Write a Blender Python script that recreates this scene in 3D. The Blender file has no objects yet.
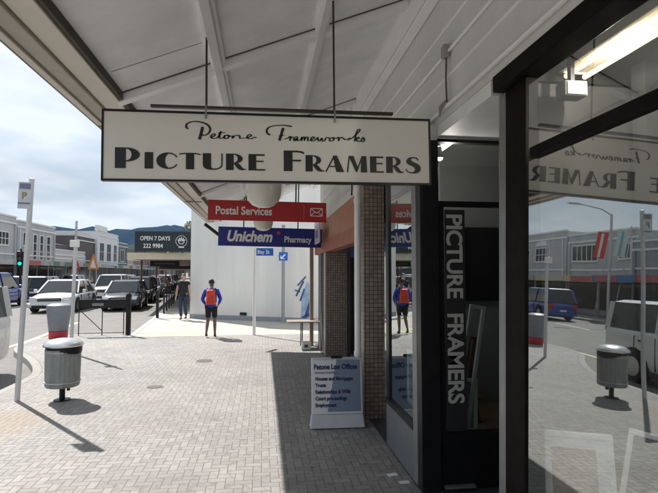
import bpy, math, random
from mathutils import Vector, Matrix
R = math.radians
random.seed(7)
sc = bpy.context.scene
COL = sc.collection

# ---------------------------------------------------------------- camera
cam_d = bpy.data.cameras.new('camera'); cam = bpy.data.objects.new('camera', cam_d); COL.objects.link(cam)
cam.location = (0, 0, 1.65); cam.rotation_euler = (R(92.95), 0, R(-7.6))
cam_d.sensor_width = 36; cam_d.lens = 27.03; cam_d.clip_start = 0.05; cam_d.clip_end = 20000
sc.camera = cam
# ---------------------------------------------------------------- world
SUN_EL, SUN_AZ = R(48.6), math.atan2(-0.61, 0.79)      # azimuth from +Y towards +X
w = bpy.data.worlds.new('World'); sc.world = w; w.use_nodes = True
nt = w.node_tree; N = nt.nodes; L = nt.links
bg = N['Background']; bg.inputs['Strength'].default_value = 0.12
sky = N.new('ShaderNodeTexSky'); sky.sky_type = 'NISHITA'; sky.sun_disc = False
sky.sun_elevation = SUN_EL; sky.sun_rotation = SUN_AZ; sky.air_density = 1.0; sky.dust_density = 1.5
tc = N.new('ShaderNodeTexCoord'); sep = N.new('ShaderNodeSeparateXYZ'); L.new(tc.outputs['Generated'], sep.inputs[0])
zz = N.new('ShaderNodeMath'); zz.operation = 'MAXIMUM'; zz.inputs[1].default_value = 0.0; L.new(sep.outputs['Z'], zz.inputs[0])
za = N.new('ShaderNodeMath'); za.operation = 'ADD'; za.inputs[1].default_value = 0.16; L.new(zz.outputs[0], za.inputs[0])
dx = N.new('ShaderNodeMath'); dx.operation = 'DIVIDE'; L.new(sep.outputs['X'], dx.inputs[0]); L.new(za.outputs[0], dx.inputs[1])
dy = N.new('ShaderNodeMath'); dy.operation = 'DIVIDE'; L.new(sep.outputs['Y'], dy.inputs[0]); L.new(za.outputs[0], dy.inputs[1])
cmb = N.new('ShaderNodeCombineXYZ'); L.new(dx.outputs[0], cmb.inputs[0]); L.new(dy.outputs[0], cmb.inputs[1])
nz = N.new('ShaderNodeTexNoise'); nz.inputs['Scale'].default_value = 0.85; nz.inputs['Detail'].default_value = 9; nz.inputs['Roughness'].default_value = 0.58
L.new(cmb.outputs[0], nz.inputs['Vector'])
rp = N.new('ShaderNodeValToRGB'); rp.color_ramp.elements[0].position = 0.36; rp.color_ramp.elements[0].color = (0.62, 0.62, 0.62, 1)
rp.color_ramp.elements[1].position = 0.62; rp.color_ramp.elements[1].color = (1, 1, 1, 1); L.new(nz.outputs['Fac'], rp.inputs[0])
nz2 = N.new('ShaderNodeTexNoise'); nz2.inputs['Scale'].default_value = 1.7; nz2.inputs['Detail'].default_value = 7; L.new(cmb.outputs[0], nz2.inputs['Vector'])
rp2 = N.new('ShaderNodeValToRGB'); rp2.color_ramp.elements[0].position = 0.40; rp2.color_ramp.elements[0].color = (2.25, 2.6, 3.0, 1)
rp2.color_ramp.elements[1].position = 0.60; rp2.color_ramp.elements[1].color = (4.7, 4.95, 5.2, 1); L.new(nz2.outputs['Fac'], rp2.inputs[0])
mx = N.new('ShaderNodeMix'); mx.data_type = 'RGBA'; L.new(rp.outputs[0], mx.inputs[0]); L.new(sky.outputs[0], mx.inputs[6]); L.new(rp2.outputs[0], mx.inputs[7])
# ---------------------------------------------------------------- the cloud bank low over the hills
hz1 = N.new('ShaderNodeMath'); hz1.operation = 'SUBTRACT'; hz1.inputs[0].default_value = 1.0; L.new(zz.outputs[0], hz1.inputs[1])
hz2 = N.new('ShaderNodeMath'); hz2.operation = 'POWER'; hz2.inputs[1].default_value = 9.0; L.new(hz1.outputs[0], hz2.inputs[0])
hz3 = N.new('ShaderNodeMath'); hz3.operation = 'MULTIPLY'; hz3.inputs[1].default_value = 0.75; L.new(hz2.outputs[0], hz3.inputs[0])
mh = N.new('ShaderNodeMix'); mh.data_type = 'RGBA'; L.new(hz3.outputs[0], mh.inputs[0]); L.new(mx.outputs[2], mh.inputs[6]); mh.inputs[7].default_value = (4.6, 4.95, 5.35, 1)
L.new(mh.outputs[2], bg.inputs['Color'])
# ---------------------------------------------------------------- sun
sd = bpy.data.lights.new('sun', 'SUN'); sd.energy = 4.6; sd.angle = R(0.55); sd.color = (1, 0.955, 0.89)
so = bpy.data.objects.new('sun', sd); COL.objects.link(so)
to_sun = Vector((math.sin(SUN_AZ) * math.cos(SUN_EL), math.cos(SUN_AZ) * math.cos(SUN_EL), math.sin(SUN_EL)))
so.rotation_euler = to_sun.to_track_quat('Z', 'Y').to_euler()
# ---------------------------------------------------------------- exposure
sc.view_settings.view_transform = 'Standard'; sc.view_settings.look = 'None'
sc.view_settings.exposure = 0.66; sc.view_settings.gamma = 1; sc.view_settings.use_curve_mapping = False
sc.render.engine = 'CYCLES'
sc.cycles.use_denoising = True; sc.cycles.max_bounces = 10; sc.cycles.diffuse_bounces = 5; sc.cycles.glossy_bounces = 5
sc.cycles.transparent_max_bounces = 16; sc.cycles.caustics_reflective = False; sc.cycles.caustics_refractive = False
sc.cycles.sample_clamp_indirect = 6; sc.cycles.blur_glossy = 0.5

# ================================================================ materials
MATS = {}
def mat(name, col, rough=0.6, metal=0.0, var=0.08, scale=6.0, bump=0.0, bscale=60.0, spec=0.5, emit=None, estr=0, coat=0, stretch=None):
    if name in MATS: return MATS[name]
    m = bpy.data.materials.new(name); m.use_nodes = True; MATS[name] = m
    n = m.node_tree.nodes; l = m.node_tree.links; p = n['Principled BSDF']
    p.inputs['Roughness'].default_value = rough; p.inputs['Metallic'].default_value = metal
    p.inputs['Specular IOR Level'].default_value = spec; p.inputs['Coat Weight'].default_value = coat
    tc = n.new('ShaderNodeTexCoord')
    a = n.new('ShaderNodeTexNoise'); a.inputs['Scale'].default_value = scale; a.inputs['Detail'].default_value = 6; a.inputs['Roughness'].default_value = 0.65
    if stretch:
        mp = n.new('ShaderNodeMapping'); mp.inputs['Scale'].default_value = stretch; l.new(tc.outputs['Object'], mp.inputs['Vector']); l.new(mp.outputs[0], a.inputs['Vector'])
    else: l.new(tc.outputs['Object'], a.inputs['Vector'])
    r = n.new('ShaderNodeValToRGB'); r.color_ramp.elements[0].position = 0.3; r.color_ramp.elements[1].position = 0.7
    r.color_ramp.elements[0].color = tuple(max(0, c * (1 - var)) for c in col) + (1,)
    r.color_ramp.elements[1].color = tuple(min(1, c * (1 + var)) for c in col) + (1,)
    l.new(a.outputs['Fac'], r.inputs[0]); l.new(r.outputs[0], p.inputs['Base Color'])
    if bump:
        b = n.new('ShaderNodeTexNoise'); b.inputs['Scale'].default_value = bscale; b.inputs['Detail'].default_value = 4; l.new(tc.outputs['Object'], b.inputs['Vector'])
        bp = n.new('ShaderNodeBump'); bp.inputs['Strength'].default_value = bump; bp.inputs['Distance'].default_value = 0.01
        l.new(b.outputs['Fac'], bp.inputs['Height']); l.new(bp.outputs[0], p.inputs['Normal'])
    if emit:
        p.inputs['Emission Color'].default_value = (*emit, 1); p.inputs['Emission Strength'].default_value = estr
    return m

def mnode(n, op, a, b=None, c=None, l=None):
    x = n.new('ShaderNodeMath'); x.operation = op
    for i, v in enumerate((a, b, c)):
        if v is None: continue
        if isinstance(v, (int, float)): x.inputs[i].default_value = v
        else: l.new(v, x.inputs[i])
    return x.outputs[0]

def paver_mat():
    m = bpy.data.materials.new('clay_paver'); m.use_nodes = True
    n = m.node_tree.nodes; l = m.node_tree.links; p = n['Principled BSDF']; M_ = lambda op, a, b=None, c=None: mnode(n, op, a, b, c, l)
    tc = n.new('ShaderNodeTexCoord'); s = n.new('ShaderNodeSeparateXYZ'); l.new(tc.outputs['Object'], s.inputs[0])
    W = 0.070
    wob = n.new('ShaderNodeTexNoise'); wob.inputs['Scale'].default_value = 3.0; l.new(tc.outputs['Object'], wob.inputs['Vector'])
    wv = M_('MULTIPLY', M_('SUBTRACT', wob.outputs['Fac'], 0.5), 0.16)
    X = M_('ADD', M_('DIVIDE', s.outputs['X'], W), wv); Y = M_('ADD', M_('DIVIDE', s.outputs['Y'], W), wv)
    i = M_('FLOOR', X); j = M_('FLOOR', Y); fx = M_('SUBTRACT', X, i); fy = M_('SUBTRACT', Y, j)
    d = M_('SUBTRACT', i, j)
    k = M_('SUBTRACT', d, M_('MULTIPLY', M_('FLOOR', M_('DIVIDE', M_('ADD', d, 0.5), 4)), 4))
    is_ = lambda v: M_('COMPARE', k, v, 0.4)
    k0, k1, k2, k3 = is_(0), is_(1), is_(2), is_(3)
    gx, gy = M_('SUBTRACT', 1, fx), M_('SUBTRACT', 1, fy)
    far = 9.0
    e_l = M_('ADD', fx, M_('MULTIPLY', k1, far)); e_r = M_('ADD', gx, M_('MULTIPLY', k0, far))
    e_b = M_('ADD', fy, M_('MULTIPLY', k2, far)); e_t = M_('ADD', gy, M_('MULTIPLY', k3, far))
    e = M_('MINIMUM', M_('MINIMUM', e_l, e_r), M_('MINIMUM', e_b, e_t))
    bi = M_('SUBTRACT', i, k1); bj = M_('SUBTRACT', j, k2)
    cv = n.new('ShaderNodeCombineXYZ'); l.new(bi, cv.inputs[0]); l.new(bj, cv.inputs[1])
    wn = n.new('ShaderNodeTexWhiteNoise'); wn.noise_dimensions = '2D'; l.new(cv.outputs[0], wn.inputs['Vector'])
    rr = n.new('ShaderNodeValToRGB'); r = rr.color_ramp
    r.elements[0].position = 0; r.elements[0].color = (0.365, 0.355, 0.345, 1); r.elements[1].position = 1; r.elements[1].color = (0.455, 0.445, 0.43, 1)
    q = r.elements.new(0.5); q.color = (0.41, 0.395, 0.385, 1); l.new(wn.outputs['Value'], rr.inputs[0])
    big = n.new('ShaderNodeTexNoise'); big.inputs['Scale'].default_value = 0.55; big.inputs['Detail'].default_value = 8; big.inputs['Roughness'].default_value = 0.7; l.new(tc.outputs['Object'], big.inputs['Vector'])
    br = n.new('ShaderNodeValToRGB'); br.color_ramp.elements[0].position = 0.35; br.color_ramp.elements[0].color = (0.60, 0.595, 0.59, 1); br.color_ramp.elements[1].position = 0.65; br.color_ramp.elements[1].color = (0.83, 0.825, 0.82, 1)
    l.new(big.outputs['Fac'], br.inputs[0])
    mm = n.new('ShaderNodeMix'); mm.data_type = 'RGBA'; mm.blend_type = 'MULTIPLY'; mm.inputs[0].default_value = 1; l.new(rr.outputs[0], mm.inputs[6]); l.new(br.outputs[0], mm.inputs[7])
    sp = n.new('ShaderNodeTexNoise'); sp.inputs['Scale'].default_value = 14; sp.inputs['Detail'].default_value = 8; l.new(tc.outputs['Object'], sp.inputs['Vector'])
    sr = n.new('ShaderNodeValToRGB'); sr.color_ramp.elements[0].position = 0.30; sr.color_ramp.elements[0].color = (0.72, 0.7, 0.68, 1); sr.color_ramp.elements[1].position = 0.48; sr.color_ramp.elements[1].color = (1, 1, 1, 1)
    l.new(sp.outputs['Fac'], sr.inputs[0])
    m2 = n.new('ShaderNodeMix'); m2.data_type = 'RGBA'; m2.blend_type = 'MULTIPLY'; m2.inputs[0].default_value = 1; l.new(mm.outputs[2], m2.inputs[6]); l.new(sr.outputs[0], m2.inputs[7])
    vg = n.new('ShaderNodeTexVoronoi'); vg.inputs['Scale'].default_value = 2.6; l.new(tc.outputs['Object'], vg.inputs['Vector'])
    gs_ = M_('MULTIPLY', M_('LESS_THAN', vg.outputs['Distance'], 0.06), 0.75)
    vg2 = n.new('ShaderNodeTexVoronoi'); vg2.inputs['Scale'].default_value = 5.3; l.new(tc.outputs['Object'], vg2.inputs['Vector'])
    gs_ = M_('MAXIMUM', gs_, M_('MULTIPLY', M_('LESS_THAN', vg2.outputs['Distance'], 0.06), 0.35))
    mg = n.new('ShaderNodeMix'); mg.data_type = 'RGBA'; l.new(gs_, mg.inputs[0]); l.new(m2.outputs[2], mg.inputs[6]); mg.inputs[7].default_value = (0.13, 0.125, 0.12, 1)
    m2 = mg
    # rust coloured stain by the kerb
    vd = n.new('ShaderNodeVectorMath'); vd.operation = 'DISTANCE'; l.new(tc.outputs['Object'], vd.inputs[0]); vd.inputs[1].default_value = (-2.95, 5.85, 0)
    st = M_('SUBTRACT', 1.0, M_('DIVIDE', vd.outputs['Value'], 0.75)); st = M_('MULTIPLY', M_('MAXIMUM', st, 0), M_('MULTIPLY', sp.outputs['Fac'], 1.9)); st = M_('MINIMUM', st, 0.45)
    m3 = n.new('ShaderNodeMix'); m3.data_type = 'RGBA'; l.new(st, m3.inputs[0]); l.new(m2.outputs[2], m3.inputs[6]); m3.inputs[7].default_value = (0.36, 0.26, 0.17, 1)
    jr = n.new('ShaderNodeValToRGB'); jr.color_ramp.elements[0].position = 0.03; jr.color_ramp.elements[0].color = (0, 0, 0, 1); jr.color_ramp.elements[1].position = 0.075; jr.color_ramp.elements[1].color = (1, 1, 1, 1); l.new(e, jr.inputs[0])
    m4 = n.new('ShaderNodeMix'); m4.data_type = 'RGBA'; l.new(jr.outputs[0], m4.inputs[0]); m4.inputs[6].default_value = (0.155, 0.145, 0.135, 1); l.new(m3.outputs[2], m4.inputs[7])
    l.new(m4.outputs[2], p.inputs['Base Color']); p.inputs['Roughness'].default_value = 0.8
    hgt = M_('ADD', M_('MULTIPLY', jr.outputs[0], 0.8), M_('MULTIPLY', sp.outputs['Fac'], 0.25))
    hgt = M_('ADD', hgt, M_('MULTIPLY', wn.outputs['Value'], 0.35))
    bp = n.new('ShaderNodeBump'); bp.inputs['Strength'].default_value = 0.5; bp.inputs['Distance'].default_value = 0.004; l.new(hgt, bp.inputs['Height']); l.new(bp.outputs[0], p.inputs['Normal'])
    return m

def tile_mat(name, c1, c2, mortar, size, msize=0.05):
    m = bpy.data.materials.new(name); m.use_nodes = True
    n = m.node_tree.nodes; l = m.node_tree.links; p = n['Principled BSDF']; M_ = lambda op, a, b=None, c=None: mnode(n, op, a, b, c, l)
    tc = n.new('ShaderNodeTexCoord'); s = n.new('ShaderNodeSeparateXYZ'); l.new(tc.outputs['Object'], s.inputs[0])
    g = n.new('ShaderNodeNewGeometry'); gs = n.new('ShaderNodeSeparateXYZ'); l.new(g.outputs['Normal'], gs.inputs[0])
    side = M_('GREATER_THAN', M_('ABSOLUTE', gs.outputs['X']), 0.5)
    h = M_('ADD', M_('MULTIPLY', s.outputs['X'], M_('SUBTRACT', 1, side)), M_('MULTIPLY', s.outputs['Y'], side))
    X = M_('DIVIDE', h, size); Y = M_('DIVIDE', s.outputs['Z'], size)
    i = M_('FLOOR', X); j = M_('FLOOR', Y); fx = M_('SUBTRACT', X, i); fy = M_('SUBTRACT', Y, j)
    e = M_('MINIMUM', M_('MINIMUM', fx, M_('SUBTRACT', 1, fx)), M_('MINIMUM', fy, M_('SUBTRACT', 1, fy)))
    cv = n.new('ShaderNodeCombineXYZ'); l.new(i, cv.inputs[0]); l.new(j, cv.inputs[1]); l.new(side, cv.inputs[2])
    wn = n.new('ShaderNodeTexWhiteNoise'); l.new(cv.outputs[0], wn.inputs['Vector'])
    a = n.new('ShaderNodeMix'); a.data_type = 'RGBA'; l.new(wn.outputs['Value'], a.inputs[0]); a.inputs[6].default_value = (*c1, 1); a.inputs[7].default_value = (*c2, 1)
    j2 = M_('GREATER_THAN', e, msize)
    b = n.new('ShaderNodeMix'); b.data_type = 'RGBA'; l.new(j2, b.inputs[0]); b.inputs[6].default_value = (*mortar, 1); l.new(a.outputs[2], b.inputs[7])
    l.new(b.outputs[2], p.inputs['Base Color']); p.inputs['Roughness'].default_value = 0.35
    bp = n.new('ShaderNodeBump'); bp.inputs['Strength'].default_value = 0.5; bp.inputs['Distance'].default_value = 0.003; l.new(j2, bp.inputs['Height']); l.new(bp.outputs[0], p.inputs['Normal'])
    return m

def glass_mat(name, refl, tint=(0.55, 0.58, 0.56)):
    m = bpy.data.materials.new(name); m.use_nodes = True
    n = m.node_tree.nodes; l = m.node_tree.links; n.remove(n['Principled BSDF']); o = n['Material Output']
    t = n.new('ShaderNodeBsdfTransparent'); t.inputs[0].default_value = (*tint, 1)
    g = n.new('ShaderNodeBsdfGlossy'); g.inputs['Roughness'].default_value = 0.004; g.inputs['Color'].default_value = (0.92, 0.97, 0.96, 1)
    tc = n.new('ShaderNodeTexCoord'); z = n.new('ShaderNodeTexNoise'); z.inputs['Scale'].default_value = 1.1; l.new(tc.outputs['Object'], z.inputs['Vector'])
    bp = n.new('ShaderNodeBump'); bp.inputs['Strength'].default_value = 0.05; bp.inputs['Distance'].default_value = 0.02; l.new(z.outputs['Fac'], bp.inputs['Height']); l.new(bp.outputs[0], g.inputs['Normal'])
    lw = n.new('ShaderNodeLayerWeight'); lw.inputs['Blend'].default_value = 0.5
    f = mnode(n, 'MULTIPLY_ADD', mnode(n, 'POWER', lw.outputs['Facing'], 1.5, None, l), 0.4, refl, l)
    mxs = n.new('ShaderNodeMixShader'); l.new(f, mxs.inputs[0]); l.new(t.outputs[0], mxs.inputs[1]); l.new(g.outputs[0], mxs.inputs[2]); l.new(mxs.outputs[0], o.inputs[0])
    return m

PAVER = paver_mat()
ASPHALT = mat('asphalt', (0.20, 0.195, 0.19), 0.9, var=0.14, scale=2.2, bump=0.5, bscale=150)
CONC = mat('kerb_concrete', (0.34, 0.33, 0.31), 0.85, var=0.12, scale=5, bump=0.3)
CROSS = mat('crossing_concrete', (0.43, 0.415, 0.38), 0.85, var=0.1, scale=1.3, bump=0.3)
SOIL = mat('far_ground', (0.18, 0.18, 0.16), 0.9, var=0.2, scale=0.02)
YEL = mat('worn_yellow_paint', (0.62, 0.56, 0.33), 0.7, var=0.2, scale=7)
WHP = mat('worn_white_paint', (0.72, 0.72, 0.68), 0.7, var=0.15, scale=7)
CEIL = mat('painted_ceiling_board', (0.85, 0.86, 0.85), 0.55, var=0.10, scale=2.2, bump=0.25, bscale=3)
TRIM = mat('painted_timber', (0.93, 0.93, 0.92), 0.5, var=0.05, scale=3)
DTRIM = mat('painted_wall_board', (0.70, 0.71, 0.68), 0.55, var=0.06, scale=2)
CREAM = mat('fascia_paint', (0.66, 0.61, 0.53), 0.5, var=0.06, scale=2)
GROOVE = mat('dark_gap_and_shade', (0.10, 0.09, 0.075), 0.9, var=0.2)
SIGNW = mat('sign_panel_offwhite', (0.76, 0.73, 0.67), 0.42, var=0.03, scale=2)
INK = mat('sign_black_ink', (0.012, 0.012, 0.012), 0.45, var=0.0)
BLK = mat('black_enamel', (0.013, 0.013, 0.015), 0.4, var=0.3, scale=10, spec=0.3)
BRNB = mat('dark_bronze_frame', (0.013, 0.011, 0.010), 0.6, var=0.35, scale=9, spec=0.06)
ALU = mat('mill_aluminium', (0.27, 0.27, 0.27), 0.45, metal=0.5, var=0.12, scale=8)
STEEL = mat('galvanised_steel', (0.50, 0.51, 0.52), 0.45, metal=0.35, var=0.14, scale=14)
LSTEEL = mat('light_grey_post_paint', (0.62, 0.63, 0.65), 0.5, var=0.06)
WHITE = mat('white_paint', (0.80, 0.80, 0.78), 0.45, var=0.04)
WALLG = mat('pale_grey_render', (0.80, 0.80, 0.78), 0.7, var=0.085, scale=1.6, bump=0.4, bscale=9, stretch=(1, 1, 0.16))
RED = mat('sign_red', (0.42, 0.018, 0.022), 0.4, var=0.08, scale=3)
BLUE = mat('sign_blue', (0.012, 0.02, 0.21), 0.4, var=0.08, scale=3)
SBLUE = mat('street_sign_blue', (0.02, 0.12, 0.55), 0.4, var=0.05)
LET = mat('white_lettering', (0.80, 0.80, 0.78), 0.5, var=0.0)
LRED = mat('red_lettering', (0.7, 0.06, 0.05), 0.5, var=0.0)
ORANGE = mat('orange_fascia_paint', (0.44, 0.21, 0.13), 0.6, var=0.12, scale=4)
ORANGE2 = mat('rust_red_fascia_paint', (0.36, 0.13, 0.08), 0.6, var=0.12, scale=4)
TILE = tile_mat('brown_mosaic_tile', (0.27, 0.22, 0.18), (0.40, 0.33, 0.27), (0.07, 0.06, 0.052), 0.048, 0.07)
STALL = mat('grey_painted_stall_riser', (0.16, 0.165, 0.175), 0.6, var=0.12, scale=5, bump=0.15)
DARKI = mat('dark_interior', (0.05, 0.05, 0.052), 0.8, var=0.2)
GREYI = mat('grey_interior_wall', (0.22, 0.23, 0.23), 0.7, var=0.06)
CEILI = mat('interior_ceiling', (0.20, 0.20, 0.19), 0.7, var=0.05)
WOOD = mat('easel_wood', (0.30, 0.17, 0.08), 0.55, var=0.25, scale=20)
SHELF = mat('shelf_wood', (0.16, 0.11, 0.07), 0.55, var=0.2, scale=14)
GLASS = glass_mat('shop_glass', 0.30)
GLASSB = glass_mat('shop_glass_clear', 0.12, (0.75, 0.78, 0.77))
GLASSM = glass_mat('shop_glass_mirror_like', 0.26, (0.90, 0.92, 0.91))
RUBBER = mat('rubber', (0.02, 0.02, 0.02), 0.85, var=0.2)
RIM = mat('alloy_rim', (0.45, 0.45, 0.46), 0.3, metal=0.8, var=0.05)
CGLASS = mat('car_glass', (0.02, 0.028, 0.032), 0.03, var=0.3, scale=2.0, spec=0.7)
HLAMP = mat('headlamp_lens', (0.75, 0.77, 0.8), 0.08, var=0.0, spec=1.0)
TLAMP = mat('tail_lamp_lens', (0.45, 0.02, 0.015), 0.15, var=0.0)
def paint(name, c, metal=0.0): return mat(name, c, 0.3, metal=metal, var=0.02, coat=0.8)

# ================================================================ builders
def link(o, parent=None):
    COL.objects.link(o)
    if parent is not None: o.parent = parent
    return o
def tag(o, label=None, cat=None, group=None, kind=None):
    if label: o['label'] = label
    if cat: o['category'] = cat
    if group: o['group'] = group
    if kind: o['kind'] = kind
    return o
def empty(name, loc=(0, 0, 0), rz=0.0, rx=0.0, ry=0.0):
    o = bpy.data.objects.new(name, None); o.empty_display_size = 0.1
    o.location = loc; o.rotation_euler = (rx, ry, rz); COL.objects.link(o); return o
class MB:
    def __init__(s): s.v = []; s.f = []
    def add(s, vs, fs):
        b = len(s.v); s.v += [tuple(v) for v in vs]; s.f += [tuple(b + i for i in f) for f in fs]; return s
    def box(s, x0, x1, y0, y1, z0, z1):
        return s.add([(x0,y0,z0),(x1,y0,z0),(x1,y1,z0),(x0,y1,z0),(x0,y0,z1),(x1,y0,z1),(x1,y1,z1),(x0,y1,z1)],
                     [(0,3,2,1),(4,5,6,7),(0,1,5,4),(1,2,6,5),(2,3,7,6),(3,0,4,7)])
    def quad(s, a, b, c, d): return s.add([a, b, c, d], [(0,1,2,3)])
    def hexa(s, p): # 8 pts: bottom 4, top 4
        return s.add(p, [(0,3,2,1),(4,5,6,7),(0,1,5,4),(1,2,6,5),(2,3,7,6),(3,0,4,7)])
    def bar(s, a, b, w, h, up=(0,0,1)):
        a, b = Vector(a), Vector(b); d = (b - a).normalized(); u = Vector(up)
        sd_ = d.cross(u)
        if sd_.length < 1e-4: sd_ = d.cross(Vector((0, 1, 0)))
        sd_.normalize(); u2 = sd_.cross(d).normalized(); x = sd_ * w / 2; y = u2 * h / 2
        return s.hexa([a-x-y, a+x-y, a+x+y, a-x+y, b-x-y, b+x-y, b+x+y, b-x+y])
    def tube(s, pts, r, n=10, cap=True):
        pts = [Vector(p) for p in pts]; rs = r if isinstance(r, (list, tuple)) else [r] * len(pts); rings = []
        ref = None
        for i, p in enumerate(pts):
            d = (pts[min(i+1, len(pts)-1)] - pts[max(i-1, 0)]).normalized()
            if ref is None: ref = Vector((1, 0, 0)) if abs(d.x) < 0.9 else Vector((0, 1, 0))
            u = (ref - d * ref.dot(d)).normalized(); ref = u; v = d.cross(u)
            rings.append([p + (u * math.cos(2*math.pi*k/n) + v * math.sin(2*math.pi*k/n)) * rs[i] for k in range(n)])
        b = len(s.v)
        for rg in rings: s.v += [tuple(q) for q in rg]
        for i in range(len(pts) - 1):
            for k in range(n):
                s.f.append((b+i*n+k, b+i*n+(k+1)%n, b+(i+1)*n+(k+1)%n, b+(i+1)*n+k))
        if cap:
            s.f.append(tuple(b + k for k in reversed(range(n)))); s.f.append(tuple(b + (len(pts)-1)*n + k for k in range(n)))
        return s
    def lathe(s, prof, n=24, c=(0, 0, 0)):
        b = len(s.v)
        for r, z in prof:
            for k in range(n): s.v.append((c[0] + r*math.cos(2*math.pi*k/n), c[1] + r*math.sin(2*math.pi*k/n), c[2] + z))
        for i in range(len(prof)-1):
            for k in range(n): s.f.append((b+i*n+k, b+i*n+(k+1)%n, b+(i+1)*n+(k+1)%n, b+(i+1)*n+k))
        if prof[0][0] > 1e-6: s.f.append(tuple(b + k for k in reversed(range(n))))
        if prof[-1][0] > 1e-6: s.f.append(tuple(b + (len(prof)-1)*n + k for k in range(n)))
        return s
    def prism(s, poly, z0, z1):  # poly in xy, extruded z
        n = len(poly); b = len(s.v)
        s.v += [(x, y, z0) for x, y in poly] + [(x, y, z1) for x, y in poly]
        s.f.append(tuple(b + i for i in reversed(range(n)))); s.f.append(tuple(b + n + i for i in range(n)))
        for i in range(n): s.f.append((b+i, b+(i+1) % n, b+n+(i+1) % n, b+n+i))
        return s
    def prism_y(s, poly, y0, y1):  # poly in xz, extruded along y
        n = len(poly); b = len(s.v)
        s.v += [(x, y0, z) for x, z in poly] + [(x, y1, z) for x, z in poly]
        s.f.append(tuple(b + i for i in range(n))); s.f.append(tuple(b + n + i for i in reversed(range(n))))
        for i in range(n): s.f.append((b+(i+1) % n, b+i, b+n+i, b+n+(i+1) % n))
        return s
    def build(s, name, m, parent=None, smooth=False, bevel=0.0, loc=None, fix=True):
        me = bpy.data.meshes.new(name); me.from_pydata(s.v, [], s.f); me.update()
        if fix:
            import bmesh
            bm = bmesh.new(); bm.from_mesh(me); bmesh.ops.recalc_face_normals(bm, faces=bm.faces); bm.to_mesh(me); bm.free()
        o = bpy.data.objects.new(name, me); me.materials.append(m); link(o, parent)
        if smooth:
            for p in me.polygons: p.use_smooth = True
            try: me.set_sharp_from_angle(angle=R(40))
            except Exception: pass
        if bevel:
            bv = o.modifiers.new('bevel', 'BEVEL'); bv.width = bevel; bv.segments = 2; bv.limit_method = 'ANGLE'
        if loc: o.location = loc
        return o
def text(body, size, m, parent, x, z, y=0.0, sx=1.0, bold=0.0, align='LEFT', name='lettering', shear=0.0, rot=(90, 0, 0), ext=0.0006, sp=1.0):
    c = bpy.data.curves.new(name, 'FONT'); c.body = body; c.size = size; c.offset = bold; c.shear = shear; c.extrude = ext
    c.align_x = align; c.align_y = 'BOTTOM_BASELINE'; c.space_character = sp; c.resolution_u = 4
    t_ = bpy.data.objects.new(name, c); COL.objects.link(t_); dg = bpy.context.evaluated_depsgraph_get(); dg.update()
    me = bpy.data.meshes.new_from_object(t_.evaluated_get(dg)); bpy.data.objects.remove(t_); bpy.data.curves.remove(c)
    me.materials.clear(); me.materials.append(m); o = bpy.data.objects.new(name, me); link(o, parent)
    o.location = (x, y, z); o.rotation_euler = tuple(R(a) for a in rot); o.scale = (sx, 1, 1); return o
def catmull(P, k=6):
    P = [Vector((p[0], p[1])) for p in P]; out = []
    for i in range(len(P)-1):
        p0, p1, p2, p3 = P[max(i-1, 0)], P[i], P[i+1], P[min(i+2, len(P)-1)]
        for t in range(k):
            t /= k
            out.append(0.5*((2*p1) + (p2-p0)*t + (2*p0-5*p1+4*p2-p3)*t*t + (3*p1-3*p2+p3-p0)*t**3))
    out.append(P[-1]); return out
def ribbon(mb, P, w0, w1, nib=R(0), y=-0.001, k=6):   # pen strokes in the xz plane, thin along the nib angle
    Q = catmull(P, k); n = len(Q); vs = []
    for i, q in enumerate(Q):
        d = Q[min(i+1, n-1)] - Q[max(i-1, 0)]; a = math.atan2(d.y, d.x)
        ww = (w0 + (w1-w0)*abs(math.sin(a-nib))) / 2; nx, ny = -math.sin(a)*ww, math.cos(a)*ww
        vs += [(q.x+nx, y, q.y+ny), (q.x-nx, y, q.y-ny)]
    mb.add(vs, [(2*i, 2*i+1, 2*i+3, 2*i+2) for i in range(n-1)])

def copy_tree(o, parent=None):
    c = o.copy(); COL.objects.link(c); c.parent = parent
    for ch in list(o.children): copy_tree(ch, c)
    return c

# ================================================================ ground
def struct(o): o['kind'] = 'structure'; return o
struct(MB().quad((-9000, -9000, -0.16), (9000, -9000, -0.16), (9000, 9000, -0.16), (-9000, 9000, -0.16)).build('ground', SOIL))
struct(MB().quad((-22, -60, -0.12), (14, -60, -0.12), (-3, 260, -0.12), (-50, 260, -0.12)).build('road', ASPHALT))
KERB = [(-3.6, -14), (-3.6, 8.1), (-3.75, 8.9), (-4.5, 10.3), (-5.25, 11.3), (-5.55, 12.3), (-5.55, 13.5), (-5.2, 13.95), (-3.45, 13.9)]
for _ in range(3):   # round the corners off
    K2 = [KERB[0]]
    for (xa, ya), (xb, yb) in zip(KERB[:-1], KERB[1:]): K2 += [(xa*0.75+xb*0.25, ya*0.75+yb*0.25), (xa*0.25+xb*0.75, ya*0.25+yb*0.75)]
    KERB = K2 + [KERB[-1]]
inner = []
for i, (x, y) in enumerate(KERB):
    a, b = Vector(KERB[max(i-1, 0)]), Vector(KERB[min(i+1, len(KERB)-1)]); d = (b-a).normalized(); inner.append((x + d.y*0.14, y - d.x*0.14))
fp = inner + [(-3.3, 13.25), (7.5, 13.25), (7.5, -14)]
struct(MB().prism(fp, -0.14, 0.0).build('footpath', PAVER))
k = MB()
for a, b, c, d in zip(KERB[:-1], KERB[1:], inner[1:], inner[:-1]): k.prism([a, b, c, d], -0.14, 0.003)
struct(k.build('kerb', CONC, bevel=0.012))
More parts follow.
